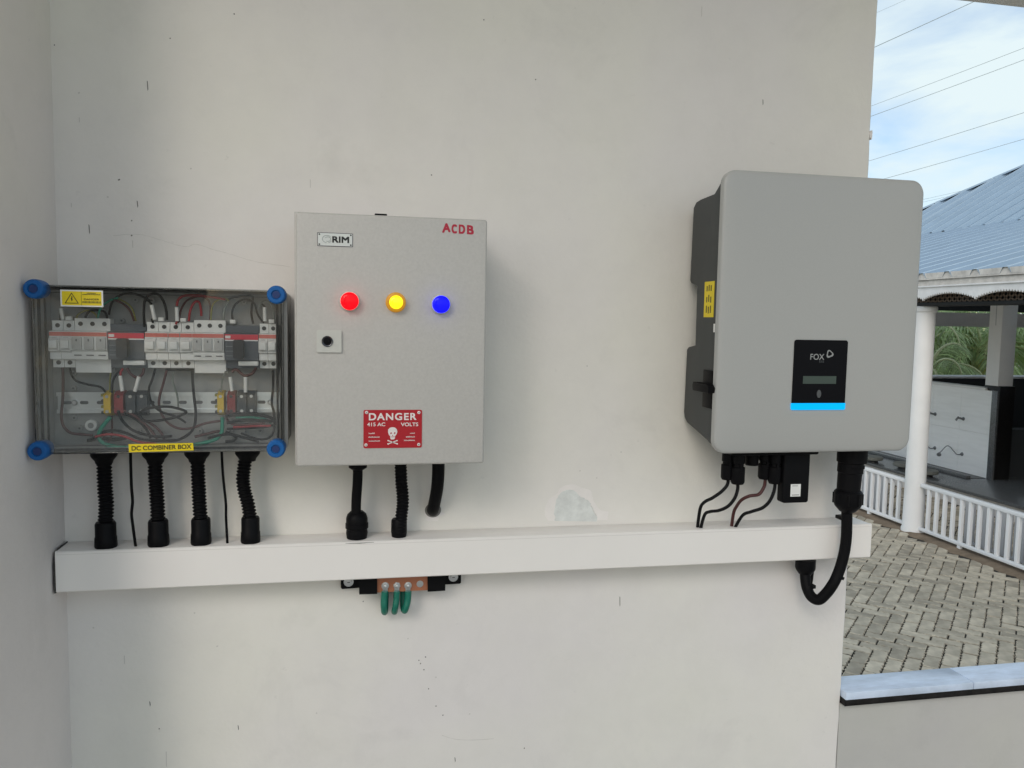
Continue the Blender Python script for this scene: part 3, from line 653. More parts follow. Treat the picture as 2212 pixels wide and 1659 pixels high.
wire([(-0.2836,-0.0980,1.4140), (-0.2868,-0.0980,1.3946), (-0.2805,-0.0980,1.3722), (-0.2789,-0.0980,1.3517)], 'wire_grey', .0015)
wire([(-0.3999,-0.1060,1.3069), (-0.3813,-0.1060,1.3107), (-0.3591,-0.1060,1.3074), (-0.3368,-0.1060,1.2980), (-0.3105,-0.1060,1.2946)], 'wire_red', .0020)
wire([(-0.3660,-0.1050,1.3468), (-0.3607,-0.1050,1.3326), (-0.3479,-0.1050,1.3183), (-0.3293,-0.1050,1.3100), (-0.3067,-0.1050,1.3057), (-0.2877,-0.1050,1.3065)], 'wire_black', .0022)
wire([(-0.2344,-0.1020,1.3023), (-0.2187,-0.1020,1.3063), (-0.1991,-0.1020,1.3081), (-0.1755,-0.1020,1.3016), (-0.1557,-0.1020,1.2951)], 'wire_black', .0022)
wire([(-0.2023,-0.1040,1.3479), (-0.2044,-0.1040,1.3334), (-0.1947,-0.1040,1.3250), (-0.1750,-0.1040,1.3238), (-0.1452,-0.1040,1.3267)], 'wire_maroon', .0020)
wire([(-0.1913,-0.1000,1.3349), (-0.1715,-0.1000,1.3358), (-0.1476,-0.1000,1.3325), (-0.1361,-0.1000,1.3261)], 'wire_green', .0020)
wire([(-0.3961,-0.0920,1.4919), (-0.3921,-0.0920,1.5059), (-0.3807,-0.0920,1.5181), (-0.3658,-0.0920,1.5244)], 'wire_green', .0016)
wire([(-0.2770,-0.0970,1.4860), (-0.2729,-0.0970,1.5063), (-0.2650,-0.0970,1.5206), (-0.2516,-0.0970,1.5279), (-0.2362,-0.0970,1.5273), (-0.2287,-0.0970,1.5153), (-0.2297,-0.0970,1.4919)], 'wire_maroon', .0016)
wire([(-0.1946,-0.0930,1.4874), (-0.1964,-0.0930,1.5038), (-0.1904,-0.0930,1.5182), (-0.1766,-0.0930,1.5257), (-0.1628,-0.0930,1.5209), (-0.1571,-0.0930,1.5025), (-0.1492,-0.0930,1.4902)], 'wire_black', .0016)
def ferrule(pts): part('wire_marker', MB().tube(pts, .0029, 10), 'ferrule', dc, 60)
for q in ([(-0.3148,-0.1030,1.5138), (-0.3103,-0.1030,1.4911)], [(-0.2778,-0.1030,1.5111), (-0.2772,-0.1030,1.4891)], [(-0.3626,-0.1030,1.4025), (-0.3599,-0.1030,1.3784)], [(-0.3352,-0.1030,1.4014), (-0.3417,-0.1030,1.3778)], [(-0.1988,-0.1030,1.4010), (-0.1963,-0.1030,1.3784)], [(-0.1754,-0.1030,1.4011), (-0.1755,-0.1030,1.3763)], [(-0.1453,-0.1000,1.5139), (-0.1449,-0.1000,1.4914)], [(-0.4472,-0.0950,1.5058), (-0.4448,-0.0950,1.4887)]):
    ferrule(q)
wire([(-0.3150,-0.1020,1.4924), (-0.3133,-0.1020,1.4855)], 'wire_black'); wire([(-0.2774,-0.1020,1.4901), (-0.2798,-0.1020,1.4840)], 'wire_red')
# corner knobs
for p in ((-0.4658,-0.1460,1.5335), (-0.1225,-0.1460,1.5330), (-0.4672,-0.1460,1.2921), (-0.1246,-0.1460,1.2906)):
    k = part('corner_knob', MB().lathe([(.0136, .0), (.0144, .012), (.0144, .026), (.0135, .030), (.0120, .0312), (.0075, .0312), (.0066, .029)], (p[0], -.1195, p[2]), (0, -1, 0), 28), 'blue_knob', dc)
    part('knob_socket', MB().lathe([(.0058, 0), (.0058, .0006)], (p[0], -.1489, p[2]), (0, -1, 0), 20), 'blue_dark', k)
# stickers on the lid
SY = BF - .0004
a, b = (-0.4324,-0.1404,1.5334), (-0.3736,-0.1404,1.5087)
wl = part('warning_sticker', MB().prism([(a[0], b[2]), (b[0], b[2]), (b[0], a[2]), (a[0], a[2])], 'y', BF - .00005, SY), 'label_white', dc)
x0, x1, z0, z1 = a[0] + .0022, b[0] - .0022, b[2] + .002, a[2] - .002
part('yellow_field', MB().poly([(p[0], SY - .0002, p[1]) for p in rrect(x0, x1, z0, z1, .001, 3)]), 'label_yellow', wl)
part('divider', MB().poly([(x0 + .0264, SY - .0004, z0), (x0 + .0269, SY - .0004, z0), (x0 + .0269, SY - .0004, z1), (x0 + .0264, SY - .0004, z1)]), 'ink_faint', wl)
cx = x0 + .0133; tb, tt = z0 + .0026, z1 - .002
tri = MB(); o3 = [(cx - .0098, tb), (cx + .0098, tb), (cx, tt)]; i3 = [(cx - .0080, tb + .001), (cx + .0080, tb + .001), (cx, tt - .0019)]
for k in range(3):
    j = (k + 1) % 3; tri.poly([(o3[k][0], SY - .0004, o3[k][1]), (o3[j][0], SY - .0004, o3[j][1]), (i3[j][0], SY - .0004, i3[j][1]), (i3[k][0], SY - .0004, i3[k][1])])
part('warning_triangle', tri, 'ink', wl)
bz = (tb + tt) / 2 - .0005
part('lightning_bolt', MB().poly([(cx - .0003, SY - .0004, bz + .0042), (cx + .0016, SY - .0004, bz + .0012), (cx + .0005, SY - .0004, bz + .0010), (cx + .0013, SY - .0004, bz - .0022), (cx - .0001, SY - .0004, bz - .0046), (cx - .0006, SY - .0004, bz - .0016), (cx - .0014, SY - .0004, bz - .0002), (cx - .0004, SY - .0004, bz + .0006)]), 'ink', wl)
xm = (x0 + .0269 + x1) / 2
lettering('print', 'DANGER', xm - .0105, xm + .0105, z0 + .0078, z0 + .0106, SY - .0004, 'ink', wl, .03)
for zz, w in ((z1 - .0030, .0065), (z1 - .0050, .0125), (z0 + .0050, .0130), (z0 + .0034, .0130)):
    n = 14; bars = MB()
    for k in range(n):
        xx = xm - w + 2 * w * k / n
        bars.poly([(xx, SY - .0004, zz), (xx + 1.5 * w / n, SY - .0004, zz), (xx + 1.5 * w / n, SY - .0004, zz + .0011 + .0003 * (k % 3)), (xx, SY - .0004, zz + .0011 + .0003 * (k % 2))])
    part('print', bars, 'ink_faint', wl)
a, b, c, d = (-0.3427,-0.1405,1.3000), (-0.2493,-0.1405,1.3007), (-0.2485,-0.1405,1.2890), (-0.3422,-0.1405,1.2873)
nl = part('name_sticker', MB().add([(p[0], y, p[2]) for y in (BF - .00005, SY) for p in (a, b, c, d)], [(0, 1, 2, 3), (7, 6, 5, 4), (0, 4, 5, 1), (1, 5, 6, 2), (2, 6, 7, 3), (3, 7, 4, 0)]), 'label_yellow', dc)
p, q = (-0.3383,-0.1405,1.2896), (-0.2518,-0.1405,1.2983)
zA, zB = 1.2900, 1.2971
lettering('print', 'DC COMBINER BOX', p[0], q[0], zA, zB, SY - .0004, 'ink', nl, .022, 1.0, (1.2917 - zA) / (q[0] - p[0]))

# ------------------------------------------------ corrugated conduits under the combiner box
def hose_r(r, amp=.06, pitch=.0058):
    return lambda t, s: r * (1 + amp * (0.5 + 0.5 * math.cos(2 * math.pi * s / pitch)) - amp)
def conduit(path, r, cpl, label, flare=True, top=None):
    """path: centre line from box to trunking; cpl: (radius, z_top, z_bottom)"""
    p0, pe = path[0], path[-1]
    t = thing('corrugated_conduit', label, 'conduit', (pe[0], pe[1], cpl[2]), 'black conduits dropping into the trunking')
    if flare:
        part('gland', MB().lathe([(.0205, 0), (.0205, .0185), (.0190, .0215), (.0142, .0275), (.0130, .032)], (p0[0], p0[1], top), (0, 0, -1), 24), 'black_plastic', t)
    pts = spline([Vector(p) for p in path], 40)
    part('hose', MB().tube(pts, r, 16, 0, True, hose_r(r, .22)), 'black_hose', t, 80)
    ax = (Vector(path[-1]) - Vector(path[-2])).normalized()
    h = cpl[1] - cpl[2]
    part('coupling', MB().lathe([(cpl[0] * .86, 0), (cpl[0] * .95, .003), (cpl[0] * .95, h * .55), (cpl[0], h * .58), (cpl[0] * 1.03, h * .9), (cpl[0] * .96, h)], (pe[0], pe[1], cpl[1]), (pe[0] * 0 + (path[-1][0] - path[-2][0]) * .4, 0, -1) if False else (0, 0, -1), 24), 'black_plastic', t)
    return t
TT = 1.1128
def topz(p, z): return [(p[0][0], p[0][1], z)] + p[1:]
conduit(topz([(-0.4075,-0.0400,1.2644), (-0.4074,-0.0400,1.2367), (-0.4069,-0.0400,1.2067), (-0.4058,-0.0400,1.1852), (-0.4077,-0.0400,1.1530)], 1.2860), .0122, (.0170, 1.1547, TT - .002), 'leftmost corrugated conduit below the combiner box, nearest the side wall', True, 1.2853)
conduit(topz([(-0.3284,-0.0400,1.2642), (-0.3289,-0.0400,1.2350), (-0.3278,-0.0400,1.2090), (-0.3267,-0.0400,1.1830), (-0.3260,-0.0400,1.1524)], 1.2860), .0120, (.0168, 1.1557, TT - .002), 'corrugated conduit between the two thin cables, on the side wall side', True, 1.2853)
conduit(topz([(-0.2625,-0.0400,1.2631), (-0.2617,-0.0400,1.2337), (-0.2608,-0.0400,1.2074), (-0.2600,-0.0400,1.1810), (-0.2583,-0.0400,1.1524)], 1.2860), .0120, (.0164, 1.1563, TT - .002), 'corrugated conduit standing just before the second thin cable', True, 1.2853)
conduit(topz([(-0.1815,-0.0400,1.2629), (-0.1871,-0.0400,1.2431), (-0.1894,-0.0400,1.2211), (-0.1867,-0.0400,1.1989), (-0.1817,-0.0400,1.1788), (-0.1779,-0.0400,1.1520)], 1.2860), .0118, (.0160, 1.1560, TT - .002), 'bent corrugated conduit under the combiner box corner beside the metal panel', True, 1.2853)
p = [(-0.3661,-0.0420,1.2662), (-0.3663,-0.0420,1.2427), (-0.3658,-0.0420,1.2104), (-0.3647,-0.0420,1.1888), (-0.3667,-0.0420,1.1673), (-0.3651,-0.0420,1.1477), (-0.3612,-0.0420,1.1237)]
solo('earth_cable', MB().tube(topz(p, 1.286)[:-1] + [(p[-1][0], p[-1][1], TT - .003)], .0024, 8, 8), 'black_cable', 'thin wavy black cable between the two corrugated conduits nearest the side wall', 'cable', (p[-1][0], -.042, TT), 'thin cables below the combiner box', 60)
p = [(-0.2234,-0.0420,1.2650), (-0.2220,-0.0420,1.2398), (-0.2195,-0.0420,1.2068), (-0.2173,-0.0420,1.1803), (-0.2172,-0.0420,1.1538), (-0.2155,-0.0420,1.1244)]
solo('earth_cable', MB().tube(topz(p, 1.286)[:-1] + [(p[-1][0], p[-1][1], TT - .003)], .0022, 8, 8), 'black_cable', 'thin straight black cable beside the bent corrugated conduit', 'cable', (p[-1][0], -.042, TT), 'thin cables below the combiner box', 60)

# ================================================================== AC distribution panel
AX0, AX1, AZ0, AZ1, AF = -.0940, .2050, 1.2655, 1.6604, -.170
ap = thing('distribution_panel', 'grey metal distribution panel with red, yellow and blue pilot lamps', 'electrical panel', ((AX0 + AX1) / 2, -.08, AZ0))
part('body', MB().box(AX0 + .0015, AX1 - .0015, -.153, -.0015, AZ0 + .0015, AZ1 - .0015, .002), 'panel_coat', ap)
part('frame', MB().box(AX0 - .0002, AX1 - .001, -.1595, -.1535, AZ0 + .001, AZ1 - .0002, .001), 'panel_coat', ap)
part('door', MB().box(AX0 + .0026, AX1, AF, -.1605, AZ0, AZ1 - .0016, .0040, 4), 'panel_coat', ap)
part('door_seal', MB().box(AX0 + .006, AX1 - .006, -.1606, -.1594, AZ0 + .006, AZ1 - .006), 'gasket', ap)
0 and part('hinge_edge', MB().box(AX0 + .0035, AX0 + .0048, AF - .0006, AF + .001, AZ0 + .006, AZ1 - .006, .0004), 'panel_coat', ap)
part('roof_bracket', MB().box(0.0287, 0.0486, -.11, -.09, AZ1 - .001, AZ1 + .009, .001), 'black_plastic', ap)
# name plate
a, b = (-0.0592,-0.1702,1.6292), (-0.0057,-0.1702,1.6078)
x0, x1, z0, z1 = a[0], b[0], b[2] + .0006, a[2]
npl = part('name_plate', MB().prism(rrect(x0, x1, z0, z1, .001, 3), 'y', AF + .0002, AF - .0008), 'chrome_dark', ap)
part('plate_field', MB().poly([(p[0], AF - .0010, p[1]) for p in rrect(x0 + .0009, x1 - .0009, z0 + .0009, z1 - .0009, .0008, 3)]), 'plate_metal', npl)
for sx in (x0 + .0031, x1 - .0031):
    for sz in (z0 + .0028, z1 - .0028):
        part('plate_rivet', MB().lathe([(.0014, 0), (.0012, .0007), (.0006, .001)], (sx, AF - .0009, sz), (0, -1, 0), 10), 'screw_dark', npl)
zA, zB = 1.6142, 1.6240
lettering('print', 'RIM', -0.0368, -0.0114, zA, zB, AF - .0013, 'ink', npl, .05, 1.0)
cxl, czl = -0.0447, 1.6193
for (r0, a0, a1, ox) in ((.0068, 35, 265, 0), (.0042, -120, 150, .0012), (.0068, 285, 330, .0004)):
    arc = [(cxl + ox + r0 * math.cos(R(a0 + (a1 - a0) * k / 20)), AF - .0012, czl + r0 * .82 * math.sin(R(a0 + (a1 - a0) * k / 20))) for k in range(21)]
    part('logo_stroke', MB().tube(arc, .0004, 5), 'logo_grey', npl)
# ACDB
for ch, xa, xb, zt, zb in (('A', 973, 1022, 132, 184), ('C', 1030, 1062, 133, 186), ('D', 1074, 1113, 133, 187), ('B', 1124, 1166, 133, 190)):
    pass
zq0, zq1 = 1.6359, 1.6503
xs = [0.1326, 0.1459, 0.1474, 0.1560, 0.1589, 0.1691, 0.1720, 0.1830]
for k, ch in enumerate('ACDB'):
    lettering('painted_letter', ch, xs[2 * k], xs[2 * k + 1], zq0 - .0002 * k, zq1 - .0002 * k, AF - .0003, 'paint_red', ap, .05, 1.0, (.10, -.05, -.02, -.08)[k])
# pilot lamps
for p, mat in (((-0.0105,-0.1820,1.5250), 'lamp_red'), ((0.0606,-0.1820,1.5248), 'lamp_yellow'), ((0.1313,-0.1820,1.5231), 'lamp_blue')):
    l = part('pilot_lamp', MB().lathe([(.0158, 0), (.0158, .002), (.0150, .0035), (.0138, .0038), (.0138, .002)], (p[0], AF + .0002, p[2]), (0, -1, 0), 32), 'lamp_amber' if mat == 'lamp_yellow' else 'lock_grey', ap)
    rr = .0108 if mat == 'lamp_yellow' else .0138
    if mat == 'lamp_yellow':
        part('lens_skirt', MB().lathe([(.0142, 0), (.0142, .008), (.0135, .0098), (.0120, .0104)], (p[0], AF - .002, p[2]), (0, -1, 0), 32), 'lamp_amber', l)
    part('lens', MB().lathe([(rr, 0), (rr, .009), (rr * .97, .0108), (rr * .85, .0122), (rr * .5, .0132), (0, .0134)], (p[0], AF - .002, p[2]), (0, -1, 0), 32), mat, l)
# lock
a, b = (-0.0604,-0.1710,1.4795), (-0.0227,-0.1710,1.4451)
lk = part('lock', MB().prism(rrect(a[0], b[0], b[2], a[2], .0015, 3), 'y', AF + .0003, AF - .0032, .0008), 'lock_grey', ap)
p = (-0.0443,-0.1740,1.4623)
part('lock_bezel', MB().lathe([(.0085, 0), (.0085, .0018), (.0076, .0026), (.0068, .0022)], (p[0], AF - .003, p[2]), (0, -1, 0), 24), 'chrome_dark', lk)
part('lock_barrel', MB().lathe([(.0062, 0), (.0062, .001), (.0025, .001), (.0025, .0028), (.0, .0029)], (p[0], AF - .0046, p[2]), (0, -1, 0), 20), 'display_black', lk)
# danger sign
a, b = (0.0111,-0.1708,1.3546), (0.1033,-0.1708,1.2935)
x0, x1, z0, z1 = a[0], b[0], b[2], a[2]
ds = part('danger_sign', MB().prism(rrect(x0, x1, z0, z1, .0026, 5), 'y', AF + .0002, AF - .0010), 'sign_red', ap)
DY = AF - .0013
for p in ((0.0160,-0.1710,1.3507), (0.0983,-0.1710,1.3502), (0.0151,-0.1710,1.2989), (0.0984,-0.1710,1.2986)):
    rv = part('rivet', MB().lathe([(.0026, 0), (.0025, .0006), (.0018, .0013), (.0008, .0014)], (p[0], AF - .0009, p[2]), (0, -1, 0), 16), 'sign_white', ds)
    part('rivet_hole', MB().lathe([(.0008, 0), (.0008, .0002)], (p[0], AF - .0023, p[2]), (0, -1, 0), 10), 'screw_dark', rv)
lettering('print', 'DANGER', 0.0194, 0.0943, 1.3381, 1.3497, DY, 'sign_white', ds, .035, 1.16)
lettering('print', '415 AC', 0.0168, 0.0451, 1.3287, 1.3346, DY, 'sign_white', ds, .025)
lettering('print', 'VOLTS', 0.0698, 0.0973, 1.3282, 1.3342, DY, 'sign_white', ds, .025)
sk = [(0.0567,-0.1713,1.3270), (0.0606,-0.1713,1.3262), (0.0635,-0.1713,1.3232), (0.0642,-0.1713,1.3192), (0.0629,-0.1713,1.3153), (0.0607,-0.1713,1.3127), (0.0604,-0.1713,1.3087), (0.0587,-0.1713,1.3073), (0.0545,-0.1713,1.3073), (0.0532,-0.1713,1.3088), (0.0529,-0.1713,1.3127), (0.0509,-0.1713,1.3147), (0.0495,-0.1713,1.3187), (0.0497,-0.1713,1.3233), (0.0525,-0.1713,1.3262)]
part('skull', MB().poly([(p[0], DY, p[2]) for p in sk]), 'sign_white', ds)
for p, r in (((0.0542,-0.1713,1.3173), .0013), ((0.0601,-0.1713,1.3174), .0013), ((0.0568,-0.1713,1.3139), .0008)):
    part('skull_socket', blot(p, r, r * 1.1, DY - .0002, 10), 'sign_red', ds)
part('skull_jaw_line', MB().poly([(p[0], DY - .0002, p[2]) for p in [(0.0535,-0.1713,1.3117), (0.0603,-0.1713,1.3118), (0.0603,-0.1713,1.3111), (0.0535,-0.1713,1.3111)]]), 'sign_red', ds)
for (q0, q1) in (((0.0498,-0.1713,1.3055), (0.0640,-0.1713,1.3001)), ((0.0639,-0.1713,1.3054), (0.0497,-0.1713,1.3001))):
    v = Vector((q1[0] - q0[0], 0, q1[2] - q0[2])); n_ = Vector((-v.z, 0, v.x)).normalized() * .00075
    A, B = Vector((q0[0], DY, q0[2])), Vector((q1[0], DY, q1[2]))
    bo = MB().poly([A + n_, A - n_, B - n_, B + n_])
    part('crossbone', bo, 'sign_white', ds)
    for e in (A, B):
        part('bone_end', blot(e, .0013, .0012, DY - .0001, 9), 'sign_white', ds)
for (x_, y_, w_) in ((535, 820, 150), (530, 905, 270), (535, 1000, 275), (1545, 805, 120), (1445, 895, 220), (1395, 985, 275)):
    pass
for q0, q1 in (((0.0192,-0.1713,1.3164), (0.0288,-0.1713,1.3183)), ((0.0189,-0.1713,1.3105), (0.0365,-0.1713,1.3124)), ((0.0194,-0.1713,1.3043), (0.0370,-0.1713,1.3060)), ((0.0843,-0.1713,1.3162), (0.0923,-0.1713,1.3179)), ((0.0779,-0.1713,1.3103), (0.0922,-0.1713,1.3122)), ((0.0748,-0.1713,1.3046), (0.0924,-0.1713,1.3065))):
    mb = MB(); n = max(4, int((q1[0] - q0[0]) / .0011)); st = (q1[0] - q0[0]) / n; h = q1[2] - q0[2]
    for k in range(n):
        xa = q0[0] + k * st; hh = h * random.uniform(.65, 1.1)
        mb.ring([(xa, q0[2]), (xa + st * .8, q0[2]), (xa + st * .8, q0[2] + hh), (xa, q0[2] + hh)], [(xa + st * .22, q0[2] + h * .25), (xa + st * .58, q0[2] + h * .25), (xa + st * .58, q0[2] + hh * .7), (xa + st * .22, q0[2] + hh * .7)], DY, DY + .0001)
    part('print', mb, 'sign_white', ds)

# conduits below the metal panel
ba = thing('cable_conduit', 'slim black cable with bulky coupling below the metal panel door lock', 'conduit', (0.0017, -.036, TT), 'black conduits dropping into the trunking')
p = topz([(0.0028,-0.0400,1.2426), (0.0026,-0.0400,1.2256), (0.0019,-0.0400,1.2068), (0.0003,-0.0400,1.1823), (-0.0002,-0.0400,1.1576)], 1.2655)
part('gland', MB().lathe([(.0160, 0), (.0160, .0265), (.0105, .0305)], (p[0][0], p[0][1], 1.2650), (0, 0, -1), 22), 'black_plastic', ba)
part('hose', MB().tube(p, .0086, 14, 10), 'black_hose', ba, 60)
cp = (0.0013,-0.0360,1.1594); hh = cp[2] - TT + .001
part('coupling', MB().lathe([(.0110, 0), (.0165, .005), (.0188, .012), (.0188, hh * .42), (.0200, hh * .45), (.0200, hh * .62), (.0180, hh * .66), (.0190, hh * .80), (.0178, hh)], (cp[0], -.036, cp[2]), (0, 0, -1), 22), 'black_plastic', ba)
bb = thing('cable_conduit', 'thick ribbed black conduit bowing between two others below the metal panel', 'conduit', (0.0761, -.036, TT), 'black conduits dropping into the trunking')
p = topz([(0.0766,-0.0400,1.2421), (0.0783,-0.0400,1.2145), (0.0807,-0.0400,1.1896), (0.0812,-0.0400,1.1705), (0.0791,-0.0400,1.1494), (0.0758,-0.0400,1.1264)], 1.2655)
p[-1] = (p[-1][0], p[-1][1], TT + .004)
part('hose', MB().tube(spline([Vector(q) for q in p], 40), .0113, 16, 0, True, hose_r(.0113, .16)), 'black_hose', bb, 80)
cp = (0.0752,-0.0360,1.1437); hh = cp[2] - TT + .001
part('coupling', MB().lathe([(.0120, 0), (.0138, .003), (.0142, hh * .7), (.0130, hh)], (cp[0], -.036, cp[2]), (0, 0, -1), 22), 'black_plastic', bb)
p = topz([(0.1430,-0.0500,1.2428), (0.1430,-0.0480,1.2242), (0.1422,-0.0400,1.1977), (0.1401,-0.0260,1.1733), (0.1385,-0.0100,1.1538), (0.1399,0.0200,1.1414)], 1.2655)
solo('power_cable', MB().tube(p, .0112, 16, 12), 'black_cable', 'black cable leaving the metal panel and entering a hole in the wall', 'cable', (p[-2][0], -.01, p[-2][2]), None, 60)

# ================================================================== trunking
tr = thing('cable_trunking', 'long white plastic cable trunking running across the wall', 'trunking', (.26, -.03, 1.041))
TF0, TX0, TX1 = -.062, -.4785, 1.0060
def tz(x, z): return z - .0028 * (x - TX0)
def tbox(x0, x1, y0, y1, z0, z1, bev):
    mb = MB().box(x0, x1, y0, y1, z0, z1, bev)
    mb.v = [(v[0], v[1], tz(v[0], v[2])) for v in mb.v]
    return mb
part('channel', tbox(TX0, TX1, -.0555, -.0006, 1.0480, TT, .0015), 'pvc', tr)
lid = MB().prism([(-.0562, 1.0475), (-.0562, TT + .0006), (-.0600, TT + .0006), (TF0, TT - .0010), (TF0, 1.0472), (-.0605, 1.0455), (-.0565, 1.0455)], 'x', TX0 + .0006, TX1, 0)
lid.v = [(v[0], v[1], tz(v[0], v[2])) for v in lid.v]
part('lid', lid, 'pvc', tr)
sm = MB().box(TX0 + .001, TX1 - .001, -.0568, -.0548, TT + .00025, TT + .00045)
sm.v = [(v[0], v[1], tz(v[0], v[2])) for v in sm.v]
part('end_gap_shade', MB().prism([(-.0005, 1.0462), (-.0010, TT + .0008), (-.045, TT + .0014), (-.058, TT - .006), (-.0632, TT - .02), (-.0632, 1.0448), (-.058, 1.0440)], 'x', TX0 - .0016, TX0 - .0004), 'dark_gap', tr)  # dark strip painted in for the shadowed gap at the side wall
g0, g1 = -0.0181, 0.0307
part('lid_gap', MB().add([(g0, TF0 - .0003, tz(g0, TT - .0016)), (g1, TF0 - .0003, tz(g1, TT - .0014)), (g1, TF0 - .0003, tz(g1, TT - .0019)), ((g0 + g1) / 2, TF0 - .0003, tz(g1, TT - .0030)), (g0, TF0 - .0003, tz(g0, TT - .0022))], [(0, 1, 2, 3, 4)]), 'scuff', tr)
part('lid_seam', MB().add([(TX0 + .002, TF0 - .0002, tz(TX0, TT - .0042)), (TX1 - .001, TF0 - .0002, tz(TX1, TT - .0042)), (TX1 - .001, TF0 - .0002, tz(TX1, TT - .0047)), (TX0 + .002, TF0 - .0002, tz(TX0, TT - .0047))], [(0, 1, 2, 3)]), 'crack', tr)
for p in ((0.5214,-0.0200,1.1269), (0.6796,-0.0300,1.1171), (0.7024,-0.0300,1.1174)):
    part('drill_swarf', blot(p, .003, .0012, p[1], 8), 'soft_scuff', tr) if False else None

# ================================================================== earth busbar
EY = -.030
eb = thing('earth_busbar', 'copper earth bar on black insulators with green leads under the trunking', 'busbar', (0.0808, 0, 1.0083))
def quad_prism(pts, y0, y1):
    return MB().prism([(p[0], p[2]) for p in pts], 'y', y0, y1, .0008, 1)
part('mounting_tab', quad_prism([(-0.0270,-0.0120,1.0291), (0.0056,-0.0120,1.0295), (0.0057,-0.0120,1.0122), (-0.0244,-0.0120,1.0113), (-0.0270,-0.0120,1.0138)], -.001, -.012), 'black_plastic', eb)
part('mounting_tab', quad_prism([(0.1605,-0.0120,1.0301), (0.1911,-0.0120,1.0303), (0.1913,-0.0120,1.0121), (0.1883,-0.0120,1.0107), (0.1607,-0.0120,1.0104)], -.001, -.012), 'black_plastic', eb)
part('insulator', quad_prism([(0.0048,-0.0340,1.0427), (0.0372,-0.0340,1.0431), (0.0373,-0.0340,1.0077), (0.0056,-0.0340,1.0082)], -.001, -.036), 'black_plastic', eb)
part('insulator', quad_prism([(0.1269,-0.0340,1.0428), (0.1593,-0.0340,1.0429), (0.1593,-0.0340,1.0073), (0.1276,-0.0340,1.0069)], -.001, -.036), 'black_plastic', eb)
bar = part('copper_bar', quad_prism([(0.0362,-0.0300,1.0409), (0.1281,-0.0300,1.0419), (0.1284,-0.0300,1.0083), (0.0363,-0.0300,1.0083)], -.024, -.031), 'copper', eb)
for p in ((-0.0131,-0.0125,1.0243), (0.1768,-0.0125,1.0243)):
    s_ = part('washer_screw', MB().lathe([(.0088, 0), (.0088, .001), (.0058, .0012), (.0052, .0034), (.002, .0036)], (p[0], -.0118, p[2]), (0, -1, 0), 20), 'steel', eb)
    part('screw_slot', MB().box(p[0] - .0024, p[0] + .0024, -.0158, -.0153, p[2] - .0006, p[2] + .0006), 'screw_dark', s_)
for k, p in enumerate(((0.0514,-0.0320,1.0203), (0.0722,-0.0320,1.0197), (0.0921,-0.0320,1.0187), (0.1137,-0.0320,1.0206))):
    if k < 3:
        part('bolt', MB().lathe([(.0068, 0), (.0068, .0012), (.0050, .0014), (.0050, .0050), (.0028, .0052), (.0028, .0080), (.0015, .0084)], (p[0], -.0308, p[2]), (0, -1, 0), 6 if k == 1 else 14), 'steel', bar)
        part('cable_lug', MB().box(p[0] - .0045, p[0] + .0045, -.0322, -.0306, p[2] - .017, p[2] + .002, .0006), 'steel', bar)
    else:
        part('bolt', MB().lathe([(.0062, 0), (.0062, .0007), (.0040, .0008), (.0036, .0004)], (p[0], -.0308, p[2]), (0, -1, 0), 16), 'steel', bar)
for pts, r in (([(0.0509,-0.0330,1.0109), (0.0496,-0.0330,0.9973), (0.0494,-0.0340,0.9840), (0.0505,-0.0260,0.9711), (0.0517,-0.0140,0.9685), (0.0527,-0.0070,0.9858), (0.0530,-0.0060,1.0113)], .0062), ([(0.0724,-0.0330,1.0098), (0.0717,-0.0330,0.9961), (0.0698,-0.0340,0.9829), (0.0684,-0.0260,0.9701), (0.0697,-0.0140,0.9675), (0.0723,-0.0070,0.9847), (0.0730,-0.0060,1.0103)], .0056), ([(0.0925,-0.0330,1.0088), (0.0919,-0.0330,0.9931), (0.0888,-0.0340,0.9798), (0.0866,-0.0280,0.9714), (0.0851,-0.0200,0.9748), (0.0851,-0.0120,0.9878), (0.0864,-0.0080,1.0103)], .0060)):
    part('earth_lead', MB().tube(pts, r, 12, 8), 'earth_green', eb, 60)

# ================================================================== inverter
IX0, IX1, IZ0, IZ1, IF = .6175, 1.0090, 1.2712, 1.7650, -.1562
iv = thing('inverter', 'large grey solar inverter with black display panel and cyan light bar', 'inverter', ((IX0 + IX1) / 2, -.07, IZ0))
prof = [(-.1450, 1.7560), (-.1063, 1.7300), (-.0500, 1.7285), (-.0300, 1.7260), (-.0190, 1.7170), (-.0152, 1.5822), (-.0200, 1.5760), (-.0475, 1.5690), (-.0490, 1.4597), (-.0180, 1.4550), (-.0120, 1.4500), (-.0082, 1.3289), (-.0120, 1.3190), (-.0240, 1.3105), (-.0710, 1.3000), (-.1145, 1.2900), (-.1450, 1.2800)]
part('casing', MB().prism(prof, 'x', IX0 + .004, IX1 - .004, .0025, 2), 'inverter_body', iv, 40)
part('heat_sink', MB().box(IX0 + .03, IX1 - .03, -.045, -.012, 1.45, 1.59, .002), 'inverter_body', iv)
part('wall_bracket', MB().box(.70, .95, -.013, -.0012, 1.48, 1.56, .002), 'steel', iv)
ol = rrect(IX0, IX1, IZ0, IZ1, .024, 10); icx, icz = (IX0 + IX1) / 2, (IZ0 + IZ1) / 2
rings = [(1.0, -.1388), (1.0, -.1462), (.9985, -.1486), (.994, -.1502), (.986, -.1513), (.97, -.1522), (.93, -.1533), (.85, -.1545), (.7, -.1555), (.5, -.1560), (.25, -.1562)]
fc = MB(); nr = len(ol); vsr = []
